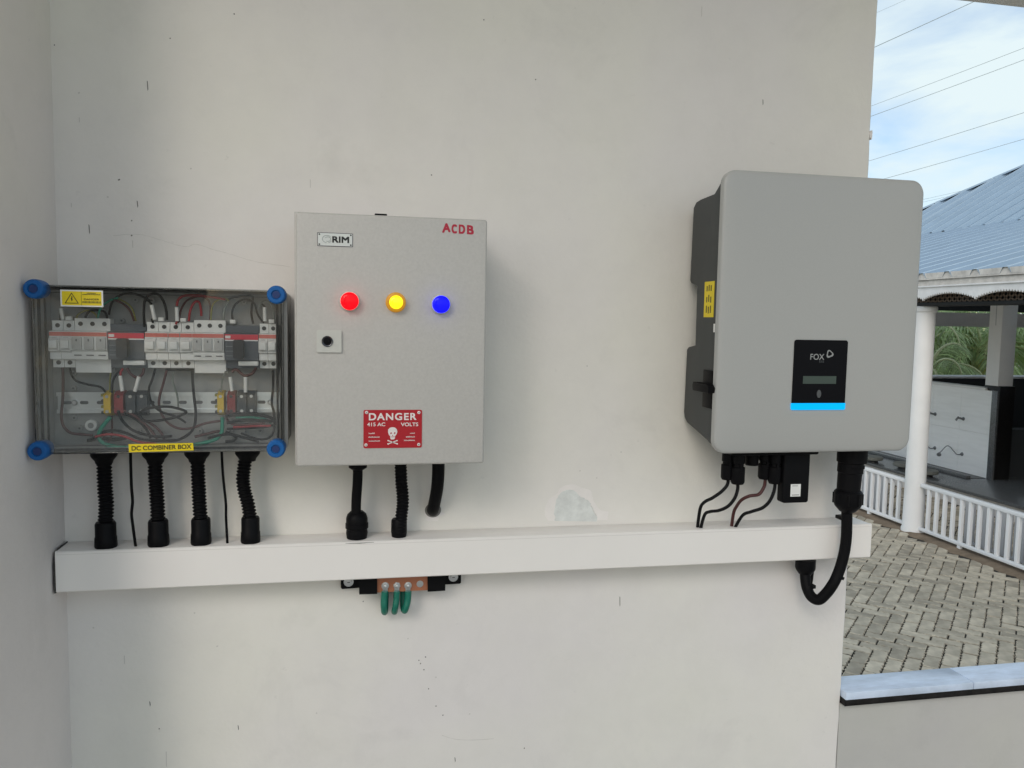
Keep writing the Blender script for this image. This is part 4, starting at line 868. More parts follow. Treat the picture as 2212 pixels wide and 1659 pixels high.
for sc_, y_ in rings:
    vsr += [(icx + (p[0] - icx) * sc_ if sc_ < .9 else p[0] + (icx - p[0]) / abs(icx - p[0] + 1e-9) * (1 - sc_) * .2, y_, icz + (p[1] - icz) * sc_ if sc_ < .9 else p[1] + (icz - p[1]) / abs(icz - p[1] + 1e-9) * (1 - sc_) * .25) for p in ol]
fsr = [(k * nr + i, k * nr + (i + 1) % nr, (k + 1) * nr + (i + 1) % nr, (k + 1) * nr + i) for k in range(len(rings) - 1) for i in range(nr)]
fsr += [tuple(range(nr)), tuple((len(rings) - 1) * nr + i for i in range(nr))]
part('front_cover', fc.add(vsr, fsr), 'inverter_front', iv, 60)
part('cover_seam', MB().ring(rrect(IX0 + .0008, IX1 - .0008, IZ0 + .0008, IZ1 - .0008, .023, 10), rrect(IX0 + .006, IX1 - .006, IZ0 + .006, IZ1 - .006, .020, 10), -.1386, -.1366), 'gasket', iv)
a, b, c = (0.7611,-0.1565,1.4748), (0.8727,-0.1565,1.3615), (0.8660,-0.1565,1.3495)
x0, x1, z0, z1, zl = (a[0] + 0.7605) / 2, (0.8668 + 0.8653) / 2, b[2], a[2], c[2]
pan = part('display_panel', MB().prism([(x0, z0 + .0003), (x1, z0 + .0003)] + rrect(x0, x1, z0 - .02, z1, .0045, 5)[:12], 'y', IF + .001, IF - .0014), 'display_black', iv)
part('light_bar', MB().prism([(x0 - .0012, z0), (x0 - .0008, zl + .0016), (x0 + .001, zl), (x1 - .001, zl), (x1 + .0008, zl + .0016), (x1 + .0012, z0)], 'y', IF + .001, IF - .0016), 'light_bar', pan)
PY = IF - .0017
lettering('print', 'FOX', 0.7926, 0.8200, 1.4394, 1.4500, PY, 'display_print', pan, .012)
lettering('print', 'ESS', 0.8108, 0.8200, 1.4346, 1.4383, PY, 'display_button', pan, .0)
cxl, czl = 0.8306, 1.4499
arc = []
for k in range(29):
    a_ = 2 * math.pi * k / 28; rr = .0066 * (1 + .16 * math.cos(3 * a_ + .5))
    arc.append((cxl + rr * math.cos(a_), PY, czl + rr * math.sin(a_)))
part('logo_ring', MB().ring([(p[0], p[2]) for p in arc[:-1]], [(cxl + (p[0] - cxl) * .62, czl + (p[2] - czl) * .62 + .0006) for p in arc[:-1]], PY, PY + .0002), 'display_print', pan)
a, b = (0.7803,-0.1577,1.4103), (0.8460,-0.1577,1.3965)
part('screen', MB().poly([(a[0], PY, b[2]), (b[0], PY, b[2]), (b[0], PY, a[2]), (a[0], PY, a[2])]), 'display_screen', pan)
p = (0.8128,-0.1577,1.3784)
part('button', MB().prism([(p[0] + .0042 * math.cos(t), p[2] + .0072 * math.sin(t)) for t in [2 * math.pi * k / 20 for k in range(20)]], 'y', IF - .0012, IF - .0026), 'display_button', pan)
# side face details (left flank, x = const)
SX = IX0 + .0036
def side_rect(pa, pb, zlo, zhi, t): return MB().box(SX - t, SX + .001, pa, pb, zlo, zhi)
ys = [-0.0833, -0.1221]
st = part('yellow_sticker', side_rect(min(ys), max(ys), 1.5118, 1.5757, .0004), 'label_yellow', iv)
zc0, zc1 = 1.5118, 1.5757
ym = sum(ys) / 2; hw = abs(ys[1] - ys[0]) / 2
for k in range(3):
    for j in range(3):
        zz = zc0 + (zc1 - zc0) * (.18 + .3 * k); yy = ym - hw * .5 + hw * .42 * j
        part('print', MB().box(SX - .0007, SX - .0003, yy, yy + hw * .2, zz - .004 + random.uniform(-.001, .001), zz + .0075 + random.uniform(-.002, .002)), 'ink_faint', st)
part('serial_tag', MB().box(SX - .0006, SX + .001, -.1375, -.1255, 1.4853, 1.5003), 'label_white', iv)
ya, yb = -0.0962, -0.1340
za, zb = 1.3492, 1.4169
sw_ = part('dc_switch', MB().box(SX - .003, SX + .001, min(ya, yb), min(max(ya, yb), -.075), za, zb, .0008), 'black_plastic', iv)
p = (0.6120,-0.1243,1.3845)
part('switch_lever', MB().prism([(min(ya, yb) - .012, p[2] - .006), (min(ya, yb) - .014, p[2] + .003), (min(ya, yb) - .006, p[2] + .009), (max(ya, yb) + .014, p[2] + .009), (max(ya, yb) + .018, p[2] + .002), (max(ya, yb) + .014, p[2] - .007)], 'x', SX - .016, SX - .002, .001), 'black_plastic', sw_)
# sockets and connectors beneath
base = part('connector_plate', MB().box(0.6671, 0.8409, -.125, -.06, 1.262, 1.300, .003), 'black_plastic', iv)
CY = -.088
for (xa, zbot, r) in ((0.6775, 1.2116, .0118), (0.6926, 1.2055, .0128), (0.7528, 1.2111, .0118), (0.7667, 1.2045, .0116)):
    yy = CY if abs(r - .0118) < 1e-6 else -.100
    h = 1.268 - zbot
    cnn = part('plug_connector', MB().lathe([(r * .92, 0), (r * .92, h * .38), (r * .78, h * .40), (r * .78, h * .48), (r, h * .50), (r, h * .93), (r * .82, h), (r * .4, h)], (xa, yy, 1.268), (0, 0, -1), 18), 'black_plastic', iv)
    part('connector_latch', MB().box(xa - .0022, xa + .0022, yy - r - .0006, yy - r * .7, 1.268 - h * .62, 1.268 - h * .38, .0006), 'black_cable', cnn)
xa = 0.7260; zz = 1.2380
part('blank_plug', MB().lathe([(.0126, 0), (.0126, (1.268 - zz) * .6), (.0118, 1.268 - zz)], (xa, CY, 1.268), (0, 0, -1), 18), 'black_plastic', iv)
# communication module
a, b = (0.7749,-0.1000,1.2601), (0.8387,-0.1000,1.1689)
xb2 = 0.8302
cm = thing('communication_module', 'flat black communication stick with white sticker hanging below the inverter', 'module', ((a[0] + xb2) / 2, -.095, b[2]))
mb = MB().prism(rrect(a[0] + .0040, xb2 + .002, b[2], 1.2665, .005, 6), 'y', -.112, -.092, .003, 3)
part('case', mb, 'black_plastic', cm)
a, b = (0.7940,-0.1125,1.2049), (0.8145,-0.1125,1.1815)
stk = part('white_sticker', MB().box(a[0], b[0], -.1124, -.1118, b[2], a[2]), 'label_white', cm)
part('print', MB().box(a[0] + .003, b[0] - .003, -.1127, -.1123, b[2] + .0025, b[2] + .0034), 'ink', stk)
part('print', MB().box(a[0] + .003, b[0] - .006, -.1127, -.1123, a[2] - .0036, a[2] - .0027), 'module_line', stk)
# PV string cables
for pts, lab in (([(0.6802,-0.0880,1.2114), (0.6778,-0.0880,1.2002), (0.6664,-0.0880,1.1882), (0.6494,-0.0880,1.1773), (0.6427,-0.0700,1.1655), (0.6416,-0.0550,1.1490), (0.6445,-0.0400,1.1236)], 'string cable from the outermost plug on the inverter switch side'),
                 ([(0.6933,-0.1000,1.2054), (0.6932,-0.1000,1.1932), (0.6874,-0.1000,1.1770), (0.6775,-0.0950,1.1622), (0.6650,-0.0850,1.1525), (0.6549,-0.0700,1.1469), (0.6513,-0.0550,1.1372), (0.6486,-0.0450,1.1210)], 'string cable from the second plug, longer than its outer neighbour'),
                 ([(0.7552,-0.0880,1.2097), (0.7536,-0.0880,1.1963), (0.7436,-0.0880,1.1820), (0.7259,-0.0850,1.1783), (0.7156,-0.0750,1.1688), (0.7134,-0.0600,1.1523), (0.7133,-0.0500,1.1372), (0.7154,-0.0400,1.1226)], 'reddish-black string cable from the plug next to the round blank plug'),
                 ([(0.7691,-0.1000,1.2053), (0.7672,-0.1000,1.1893), (0.7592,-0.1000,1.1709), (0.7476,-0.0950,1.1572), (0.7313,-0.0850,1.1482), (0.7245,-0.0650,1.1363), (0.7198,-0.0450,1.1195)], 'string cable from the plug touching the flat communication stick')):
    e = pts[-1]
    pts = pts[:-1] + [(e[0], max(e[1], -.05), TT - .006)]
    solo('string_cable', MB().tube(pts, .0031, 10, 10), 'wire_maroon' if 'reddish' in lab else 'wire_black', lab, 'cable', (e[0], e[1], TT), 'cables from inverter plugs to trunking', 60)
# AC plug and cable
ac_ = thing('power_plug', 'bulky black round power plug under the inverter beyond the wall edge', 'connector', (0.9355, -.09, 1.1423))
xp = 0.9340
zz = [1.2568, 1.2389, 1.2209, 1.1860, 1.1552, 1.1425]
xq = 0.9298
part('socket', MB().lathe([(.0275, 0), (.0275, zz[0] - zz[1] + .012), (.0235, zz[0] - zz[1] + .014)], (xp, -.09, zz[0] + .014), (0, 0, -1), 28), 'black_plastic', ac_)
sh = MB().lathe([(.0235, 0), (.0235, (zz[1] - zz[2])), (.0220, (zz[1] - zz[2]) + .002), (.0215, zz[1] - zz[3])], (xp - .002, -.09, zz[1]), ((xq - xp) * .5, 0, -(zz[1] - zz[3])), 28)
part('sleeve', sh, 'black_plastic', ac_)
part('latch_ring', MB().lathe([(.0243, 0), (.0243, .005), (.0236, .006)], (xp - .001, -.09, zz[1] - .004), (0, 0, -1), 28), 'black_cable', ac_)
nut = MB()
prof_n = [(.0225, 0), (.0262, .004), (.0262, (zz[3] - zz[4]) * .8), (.0240, zz[3] - zz[4]), (.0150, zz[3] - zz[5] - .002), (.0105, zz[3] - zz[5])]
nut.lathe(prof_n, (xq, -.09, zz[3]), (0, 0, -1), 16)
part('gland_nut', nut, 'black_plastic', ac_)
for k in range(8):
    a_ = 2 * math.pi * k / 8 + .2
    cx_, cy_ = xq + .0258 * math.cos(a_), -.09 + .0258 * math.sin(a_)
    part('nut_rib', MB().tube([(cx_, cy_, zz[3] - .006), (cx_, cy_, zz[4] + .004)], .0021, 6), 'black_plastic', ac_)
pc_ = thing('power_cable', 'thick black cable looping from the power plug round under the trunking', 'cable', (0.8851, -.06, 0.9606))
loop = [(0.9298,-0.0880,1.1506), (0.9313,-0.0880,1.1249), (0.9322,-0.0880,1.0949), (0.9304,-0.0880,1.0692), (0.9261,-0.0880,1.0457), (0.9190,-0.0880,1.0223), (0.9092,-0.0880,1.0012), (0.8991,-0.0820,0.9801), (0.8887,-0.0740,0.9652), (0.8809,-0.0620,0.9674), (0.8782,-0.0500,0.9798), (0.8783,-0.0420,0.9959), (0.8803,-0.0360,1.0182)]
part('sheath', MB().tube(loop, .0103, 16, 8), 'black_cable', pc_, 60)
g0_, g1_ = (0.8806,-0.0360,1.0315), (0.8822,-0.0360,1.0015)
part('gland', MB().lathe([(.0195, 0), (.0195, (g0_[2] - g1_[2]) * .6), (.0178, (g0_[2] - g1_[2]) * .75), (.0125, g0_[2] - g1_[2])], (g0_[0], -.036, g0_[2] + .004), (0, 0, -1), 22), 'black_plastic', pc_)
p = (0.9194,-0.0880,1.0154)
part('cable_tie', MB().tube([(p[0] - .009, -.088, p[2] + .004), (p[0] + .009, -.088, p[2] - .004)], .0118, 14) if False else MB().lathe([(.0112, 0), (.0116, .001), (.0116, .005), (.0112, .006)], (p[0] + .001, -.088, p[2] + .003), (-.45, 0, -1), 18), 'black_plastic', pc_)
p = (0.8804,-0.0480,0.9834)
part('cable_tie', MB().lathe([(.0112, 0), (.0118, .001), (.0118, .006), (.0112, .007)], (p[0], -.048, p[2] + .003), (.2, -.1, -1), 18), 'black_plastic', pc_)
part('tie_head', MB().box(0.8887, 0.8942, -.055, -.045, p[2] - .003, p[2] + .004, .0008), 'black_plastic', pc_)
part('thin_lead', MB().tube([(0.8979,-0.0360,1.0285), (0.8973,-0.0360,1.0086), (0.8920,-0.0420,0.9930), (0.8884,-0.0450,0.9809), (0.8875,-0.0550,0.9690)], .0028, 8, 6), 'black_cable', pc_, 60)
p = (0.9293,-0.0700,1.1277)
part('cable_clip', MB().box(p[0] - .006, p[0] + .012, -.092, -.062, p[2] - .0035, p[2] + .0035, .001), 'black_plastic', pc_)

# ================================================================== COURTYARD
G = -1.0
ground = struct('ground', MB().box(-300, 300, -300, 500, G - .6, G - .045), 'yard')
court = struct('courtyard', MB().box(1.4, 8.46, -6.0, 14.0, G - .044, G - .012), 'soil')
S2 = math.sqrt(.5)
U, V = Vector((S2, S2, 0)), Vector((S2, -S2, 0))
W_ = .1145
ORG = Vector((3.470, 3.494, 0))
def zig(n=8, amp=.012):
    """zigzag offset along a long side, same on both sides so pieces interlock"""
    pts = []
    for k in range(n + 1):
        pts.append((k / n, amp * (0 if k in (0, n) else (1 if k % 2 else -1)) * .5))
    return pts
def paver_outline(g=.0066):
    L, w = 2 * W_, W_
    z_ = zig()
    o = [(g + t * (L - 2 * g), g + a) for t, a in z_] + [(g + t * (L - 2 * g), w - g + a) for t, a in reversed(z_)]
    return o
def paver_geo(o, h=0.0):
    """top with a small chamfer and a skirt, local frame"""
    n = len(o); cx = sum(p[0] for p in o) / n; cy = sum(p[1] for p in o) / n
    ins = [(cx + (p[0] - cx) * (1 - .006 / W_), cy + (p[1] - cy) * (1 - .010 / W_)) for p in o]
    vs = [(p[0] - cx, p[1] - cy, 0) for p in ins] + [(p[0] - cx, p[1] - cy, -.004) for p in o] + [(p[0] - cx, p[1] - cy, -.020) for p in o]
    fs = [tuple(range(n))]
    for k in range(2):
        fs += [(k * n + i, (k + 1) * n + i, (k + 1) * n + (i + 1) % n, k * n + (i + 1) % n) for i in range(n)]
    return vs, fs, (cx, cy)
o = paver_outline(); vs, fs, ctr = paver_geo(o)
pav_me = MB().add(vs, fs).mesh('paver', angle=20); pav_me.materials.append(MATS['paver'])
cands = []
camp = Vector((0, -1.42, 1.5))
def vis_px(p):
    d = p - camp; zc_ = d.dot(fwd)
    if zc_ <= .1: return None
    return 1106 + 1690 * d.dot(right) / zc_, 829.5 + 1690 * d.dot(down) / zc_, zc_
for j in range(-24, 26):
    for i in range(-130, 150):
        base_ = ORG + (U + V) * (i * W_) + (U - V) * (4 * W_ * j)
        if not (1.3 < base_.x < 9.2 and -2 < base_.y < 14): continue
        pcs = []
        for q in (0, 2):
            pcs.append((base_ + U * (q * W_ + ctr[0]) + V * ctr[1], 0))
        for k in (7, 5):
            pcs.append((base_ + U * ((k + .5) * W_) + V * W_, 1))
        for c, o90 in pcs:
            if not (1.45 < c.x < 8.42 and -5.9 < c.y < 13.9) or 6.57 < c.x < 6.84: continue
            cands.append((c, o90))
inview = []
rest = []
for c, o90 in cands:
    q = vis_px(Vector((c.x, c.y, G)))
    if q and 1815 < q[0] < 2225 and 1100 < q[1] < 1480 and c.x < 6.6:
        inview.append((q[2], c, o90))
    elif c.y > -2: rest.append((c, o90))
inview.sort(key=lambda t: t[0])
def pav_rot(o90): return math.atan2(U.y, U.x) if not o90 else math.atan2(V.y, V.x)
for d, c, o90 in inview[:300]:
    inst('paver', pav_me, court, (c.x, c.y, G + random.uniform(-.003, .003)), (random.uniform(-.012, .012), random.uniform(-.012, .012), pav_rot(o90) + (math.pi if random.random() < .5 else 0)))
rest += [(c, o90) for d, c, o90 in inview[300:]]
mb = MB()
for c, o90 in rest:
    a_ = pav_rot(o90); ca, sa = math.cos(a_), math.sin(a_); dz = random.uniform(-.003, .003)
    mb.add([(c.x + v[0] * ca - v[1] * sa, c.y + v[0] * sa + v[1] * ca, G + v[2] + dz) for v in vs[:2 * len(o)]], [f for f in fs if max(f) < 2 * len(o)])
pv = part('pavers', mb, 'paver', court); pv['kind'] = 'stuff'
ss = MB()
yy = -2.0; edge = []
while yy < 14:
    edge.append(yy); yy += .12
vs2 = []
for y in edge:
    vs2 += [(6.56 + random.uniform(-.06, .03), y, G - .010), (6.62, y, G + .012 + random.uniform(-.004, .008)), (6.80, y, G + .008), (6.90 + random.uniform(-.03, .03), y, G - .006)]
ss.add(vs2, [(4 * i + k, 4 * i + k + 1, 4 * i + k + 5, 4 * i + k + 4) for i in range(len(edge) - 1) for k in range(3)])
struct('soil_strip', ss, 'red_soil')

# ------------------------------------------------ railing
RX = 6.72
def railing(y0, y1, label):
    t = thing('railing', label, 'railing', (RX, (y0 + y1) / 2, G))
    part('top_rail', MB().box(RX - .028, RX + .028, y0, y1, -.425, -.380, .006), 'white_metal', t)
    part('bottom_rail', MB().box(RX - .022, RX + .022, y0, y1, -.955, -.915, .005), 'white_metal', t)
    me = MB().box(-.02, .02, -.019, .019, -.2455, .2455, .003, 1).mesh('baluster'); me.materials.append(MATS['white_metal'])
    return t, me
def balusters(t, me, ys):
    for y in ys: inst('baluster', me, t, (RX, y, -.67))
t, me = railing(7.02, 10.6, 'white picket railing beyond the round column, farther stretch')
balusters(t, me, [7.17 + .130 * k for k in range(26)])
for y in (7.72, 8.9, 10.1): part('rail_foot', MB().box(RX - .018, RX + .018, y - .022, y + .022, G - .01, -.956), 'white_metal', t)
t, me = railing(2.6, 6.77, 'white picket railing before the round column, nearer stretch')
balusters(t, me, [6.64 - .130 * k for k in range(31)])
for y in (6.12, 4.9, 3.7): part('rail_foot', MB().box(RX - .018, RX + .018, y - .022, y + .022, G - .01, -.956), 'white_metal', t)
# folded gate leaves behind the railing
gt = thing('gate_leaf', 'grey barred gate leaf standing behind the nearer railing', 'gate', (6.93, 5.4, G))
part('gate_frame', MB().box(6.915, 6.945, 4.2, 6.30, -.47, -.44).box(6.915, 6.945, 4.2, 6.30, -.97, -.94), 'gate_grey', gt)
me = MB().box(-.012, .012, -.024, .024, -.2345, .2345).mesh('gate_bar'); me.materials.append(MATS['gate_grey'])
for k in range(24): inst('gate_bar', me, gt, (6.93, 6.27 - .0867 * k, -.705))
sg = thing('sheet_gate', 'plain grey sheet gate behind the farther railing', 'gate', (6.93, 8.4, G))
part('sheet', MB().box(6.92, 6.935, 7.66, 9.2, -.96, -.46), 'gate_grey', sg)
part('gate_frame', MB().box(6.936, 6.96, 7.66, 9.2, -.98, -.94).box(6.936, 6.96, 7.66, 9.2, -.48, -.44), 'gate_grey', sg)

# ------------------------------------------------ pavilion
pv_ = thing('pavilion', 'open washing pavilion with blue metal roof and scalloped white fascia', 'building', (9.0, 8.5, G))
cl_ = part('column', MB().lathe([(.132, 0), (.132, .04), (.122, .06), (.117, .5), (.112, 2.66), (.112, 2.68), (.128, 2.695), (.132, 2.73), (.128, 2.75), (.120, 2.757)], (RX, 6.89, G), (0, 0, 1), 32), 'white_paint', pv_)
part('column', MB().lathe([(.132, 0), (.132, .04), (.122, .06), (.112, 2.68), (.132, 2.73), (.120, 2.757)], (RX, 10.8, G), (0, 0, 1), 24), 'white_paint', pv_)
part('column', MB().lathe([(.132, 0), (.132, .04), (.122, .06), (.112, 2.68), (.132, 2.73), (.120, 2.757)], (RX, 2.4, G), (0, 0, 1), 24), 'white_paint', pv_)
# platform
ZF = -.75
part('granite_floor', MB().box(8.34, 16.0, 2.0, 12.4, ZF - .045, ZF, .004), 'grey_granite', pv_)
part('plinth', MB().box(8.42, 16.0, 2.05, 12.4, G - .04, ZF - .047), 'shade_paint', pv_)
# tap wall with tiles
TWX = 9.32
part('tap_wall', MB().box(TWX + .012, TWX + .16, 8.60, 12.2, ZF, .575), 'shade_paint', pv_)
for k in range(6):
    for r_ in range(2):
        y0 = 8.603 + k * .60; z0 = ZF + .002 + r_ * .662
        part('wall_tile', MB().box(TWX, TWX + .0115, y0, y0 + .597, z0, z0 + .659, .001, 1), 'tile_white', pv_)
part('wall_coping', MB().box(TWX - .015, TWX + .175, 8.72, 12.2, .577, .612, .004), 'white_paint', pv_)
part('granite_post', MB().box(TWX - .01, TWX + .17, 8.49, 8.598, ZF + .001, .585, .003), 'grey_granite', pv_)
part('gutter_kerb', MB().box(TWX - .34, TWX - .26, 8.62, 12.2, ZF + .001, ZF + .045, .006), 'grey_granite', pv_)
part('gutter', MB().box(TWX - .255, TWX - .004, 8.62, 12.2, ZF + .001, ZF + .006), 'black_granite', pv_)
# pillar
pil = part('pillar', MB().box(TWX - .002, 9.575, 8.505, 8.745, .655, 2.30, .004), 'white_paint', pv_)
part('granite_base', MB().box(TWX + .02, 9.60, 8.48, 8.78, ZF + .001, .654, .004), 'black_granite', pil)
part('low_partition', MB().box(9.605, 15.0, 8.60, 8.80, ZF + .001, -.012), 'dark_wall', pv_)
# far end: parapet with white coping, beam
part('far_wall', MB().box(9.5, 16.0, 12.45, 12.60, G, .478), 'dark_wall', pv_)  # shade on this wall is put into its dark colour
part('far_coping', MB().box(9.5, 16.0, 12.42, 12.95, .479, .517, .004), 'white_paint', pv_)
part('far_beam', MB().box(6.9, 16.0, 12.42, 12.65, 1.538, 1.815, .004), 'shade_paint', pv_)
part('recess_shade', MB().box(6.9, 16.0, 12.46, 12.62, 1.855, 2.35), 'dark_wall', pv_)  # dark block painting the shaded recess between beam and roof
part('far_column', MB().box(14.2, 14.5, 12.43, 12.64, .52, 1.537), 'white_paint', pv_)
part('far_column', MB().box(9.5, 9.8, 12.43, 12.64, .52, 1.537), 'white_paint', pv_)
part('cross_beam', MB().box(9.36, 9.50, 2.0, 12.4, 1.90, 2.25), 'shade_paint', pv_)
part('daylight_blocker', MB().box(8.45, 15.9, 4.3, 4.45, G, 2.2), 'dark_wall', pv_)  # unseen wall added to keep light out of the pavilion interior
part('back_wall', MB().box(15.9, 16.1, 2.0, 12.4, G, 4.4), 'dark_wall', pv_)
# eave beam and lattice behind the fascia
part('eave_beam', MB().box(6.60, 6.95, 2.0, 13.2, 1.758, 1.796, .003), 'dark_wood_and_shade', pv_)
la = MB(); y = 2.2
while y < 12.9:
    for s_ in (-1, 1):
        a_ = Vector((6.62, y, 1.79)); b_ = Vector((6.62, y + s_ * .22, 2.02)); n_ = Vector((0, .23, -s_ * .22)).normalized() * .009
        la.add([a_ + n_, a_ - n_, b_ - n_, b_ + n_, a_ + n_ + Vector((.012, 0, 0)), a_ - n_ + Vector((.012, 0, 0)), b_ - n_ + Vector((.012, 0, 0)), b_ + n_ + Vector((.012, 0, 0))], [(0, 1, 2, 3), (7, 6, 5, 4), (0, 4, 5, 1), (1, 5, 6, 2), (2, 6, 7, 3), (3, 7, 4, 0)])
    y += .075
part('lattice_panel', la, 'lattice', pv_)
part('lattice_shade', MB().box(6.70, 6.715, 2.0, 13.2, 1.797, 2.09), 'dark_wood_and_shade', pv_)  # dark sheet painting the unlit roof space behind the lattice
# fascia with scalloped, toothed lower edge
FX = 6.45; PITCH = .785; Y0f = 5.835 - 5 * PITCH
out_ = []
for k in range(14):
    ya = Y0f + k * PITCH
    n = 44
    for i in range(n):
        t_ = i / n; z = 1.812 + .072 * math.sin(math.pi * t_) ** .75
        tooth = .022 if i % 2 else 0.0
        out_.append((ya + t_ * PITCH, z + tooth * (1 if 0 < i < n else 0)))
yend = Y0f + 14 * PITCH
fp = [(Y0f, 1.962)] + [(p[0], p[1]) for p in out_] + [(yend, 1.812), (yend, 1.962)]
mb = MB(); n = len(out_)
vsf = []
for x_ in (FX, FX + .03):
    for p in out_: vsf += [(x_, p[0], p[1]), (x_, p[0], 1.962)]
fsf = []
for s_ in (0, 1):
    o2 = s_ * 2 * n
    fsf += [(o2 + 2 * i, o2 + 2 * i + 1, o2 + 2 * i + 3, o2 + 2 * i + 2) for i in range(n - 1)]
fsf += [(2 * i, 2 * i + 2, 2 * n + 2 * i + 2, 2 * n + 2 * i) for i in range(n - 1)]
mb.add(vsf, fsf)
part('scalloped_fascia', mb, 'fascia_paint', pv_, 20)
part('fascia_moulding', MB().box(FX - .018, FX + .03, Y0f, yend, 1.9625, 1.980, .004), 'fascia_paint', pv_)
part('eave_band', MB().box(FX - .006, FX + .06, Y0f, yend, 1.9805, 2.046, .004), 'fascia_worn', pv_)
# roof, lower tier: corrugated sheet running up from the eave
def sheet(x0, z0, x1, z1, y0, y1, pitch, cut=None):
    """trapezoid ribbed sheet; ribs run from (x0,z0) to (x1,z1)"""
    L = math.hypot(x1 - x0, z1 - z0); nx, nz = -(z1 - z0) / L, (x1 - x0) / L
    prof_ = []; y = y0
    while y < y1 - 1e-6:
        prof_ += [(y, 0), (y + pitch * .62, 0), (y + pitch * .70, .065), (y + pitch * .86, .065), (y + pitch * .98, 0)]
        y += pitch
    prof_.append((y1, 0))
    v_ = []
    for (yy_, h) in prof_:
        f0 = 0.0; f1 = 1.0
        if cut: f1 = cut(yy_)
        v_ += [(x0 + nx * h, yy_, z0 + nz * h), (x0 + (x1 - x0) * f1 + nx * h, yy_, z0 + (z1 - z0) * f1 + nz * h)]
    return MB().add(v_, [(2 * i, 2 * i + 1, 2 * i + 3, 2 * i + 2) for i in range(len(prof_) - 1)])
ZE = 2.060
for k in range(5):
    ya, yb = 1.9 + k * 2.4, 1.9 + (k + 1) * 2.4
    part('rib_closure', MB().box(FX - .028, FX - .024, ya + .001, yb - .001, 2.0465, ZE + .063), 'fascia_worn', pv_) if k < 5 else None
    part('roof_sheet', sheet(FX - .03, ZE + .003 * (k % 2), 11.02, ZE + (11.02 - FX + .03) * .27 + .003 * (k % 2), ya, yb + .05, .40), 'roof_sheet', pv_, 15)
part('roof_lining', MB().add([(FX + .02, 1.9, ZE - .03), (11.0, 1.9, ZE + 1.21), (11.0, 13.9, ZE + 1.21), (FX + .02, 13.9, ZE - .03)], [(0, 1, 2, 3)]), 'white_paint', pv_)
# upper tier: steeper, cut by the hip
def hipcut(y):
    # hip runs from (10.95, 15.35) to (16.4, 10.45)
    x = 10.95 + (15.35 - y) * (16.4 - 10.95) / (15.35 - 10.45)
    return max(.001, min(1.0, (x - 10.95) / (17.5 - 10.95)))
UZ0 = 3.285; US = .58
for k in range(5):
    ya, yb = 3.3 + k * 2.4, 3.3 + (k + 1) * 2.4
    part('upper_roof_sheet', sheet(10.95, UZ0 + .003 * (k % 2), 17.5, UZ0 + 6.55 * US + .003 * (k % 2), ya, yb + .03, .33, hipcut), 'roof_sheet', pv_, 15)
hp0 = Vector((10.95, 15.35, UZ0)); hp1 = Vector((16.4, 10.45, UZ0 + 5.45 * US))
hv = hp1 - hp0
cap = MB()
for k in range(7):
    a_ = hp0 + hv * (k / 7); b_ = hp0 + hv * ((k + .985) / 7); s_ = Vector((.10, .10, -.035)); l_ = Vector((-.10, -.10, -.045)); u_ = Vector((0, 0, .062))
    q = [a_ + l_ + u_, a_ + u_ * 1.25, a_ + s_ + u_, b_ + l_ + u_ * .9, b_ + u_ * 1.2, b_ + s_ + u_ * .9]
    cap = MB().add(q, [(0, 1, 4, 3), (1, 2, 5, 4)])
    part('hip_cap', cap, 'roof_sheet', pv_, 20)
part('upper_roof_back', MB().add([tuple(hp0 + Vector((.05, .05, -.02))), tuple(hp1 + Vector((.05, .05, -.02))), (17.5, 15.5, UZ0 + 2.2), (12.0, 18.0, UZ0 - .2)], [(0, 1, 2, 3)]), 'dark_wood_and_shade', pv_)
part('upper_roof_lining', MB().add([(10.97, 3.3, UZ0 - .05), (17.5, 3.3, UZ0 + 6.55 * US - .05), (17.5, 9.4, UZ0 + 6.55 * US - .05), (10.97, 15.2, UZ0 - .05)], [(0, 1, 2, 3)]), 'dark_wood_and_shade', pv_)
# wash taps
def tap(y, z, lab, long):
    t = thing('wash_tap', lab, 'tap', (TWX, y, z), 'taps on the white tiled wall')
    part('rosette', MB().lathe([(.030, 0), (.028, .008), (.012, .012), (.012, .03)], (TWX - .0005, y, z), (-1, 0, 0), 14), 'tap_metal', t)
    if long:
        part('spout', MB().tube([(TWX - .02, y, z), (TWX - .05, y + .06, z - .01), (TWX - .09, y + .15, z + .085), (TWX - .12, y + .20, z + .095), (TWX - .16, y + .26, z + .0), (TWX - .18, y + .28, z - .03)], .008, 8, 6), 'tap_metal', t, 60)
        part('nozzle', MB().lathe([(.012, 0), (.034, .02), (.034, .045), (.015, .06)], (TWX - .18, y + .28, z - .02), (0, 0, -1), 14), 'tap_metal', t)
    else:
        part('spout', MB().tube([(TWX - .02, y, z), (TWX - .08, y + .02, z + .01), (TWX - .11, y + .03, z - .03)], .016, 8, 4), 'tap_metal', t, 60)
        part('handle', MB().tube([(TWX - .05, y, z), (TWX - .05, y + .06, z + .025)], .010, 8), 'tap_metal', t, 60)
tap(9.13, .09, 'short stub tap high on the tiled wall, nearer the granite post', False)
tap(9.74, .09, 'short stub tap high on the tiled wall, farther from the granite post', False)
tap(9.11, -.465, 'curved spout tap low on the tiled wall, nearer the granite post', True)
tap(9.70, -.465, 'curved spout tap low on the tiled wall, farther from the granite post', True)
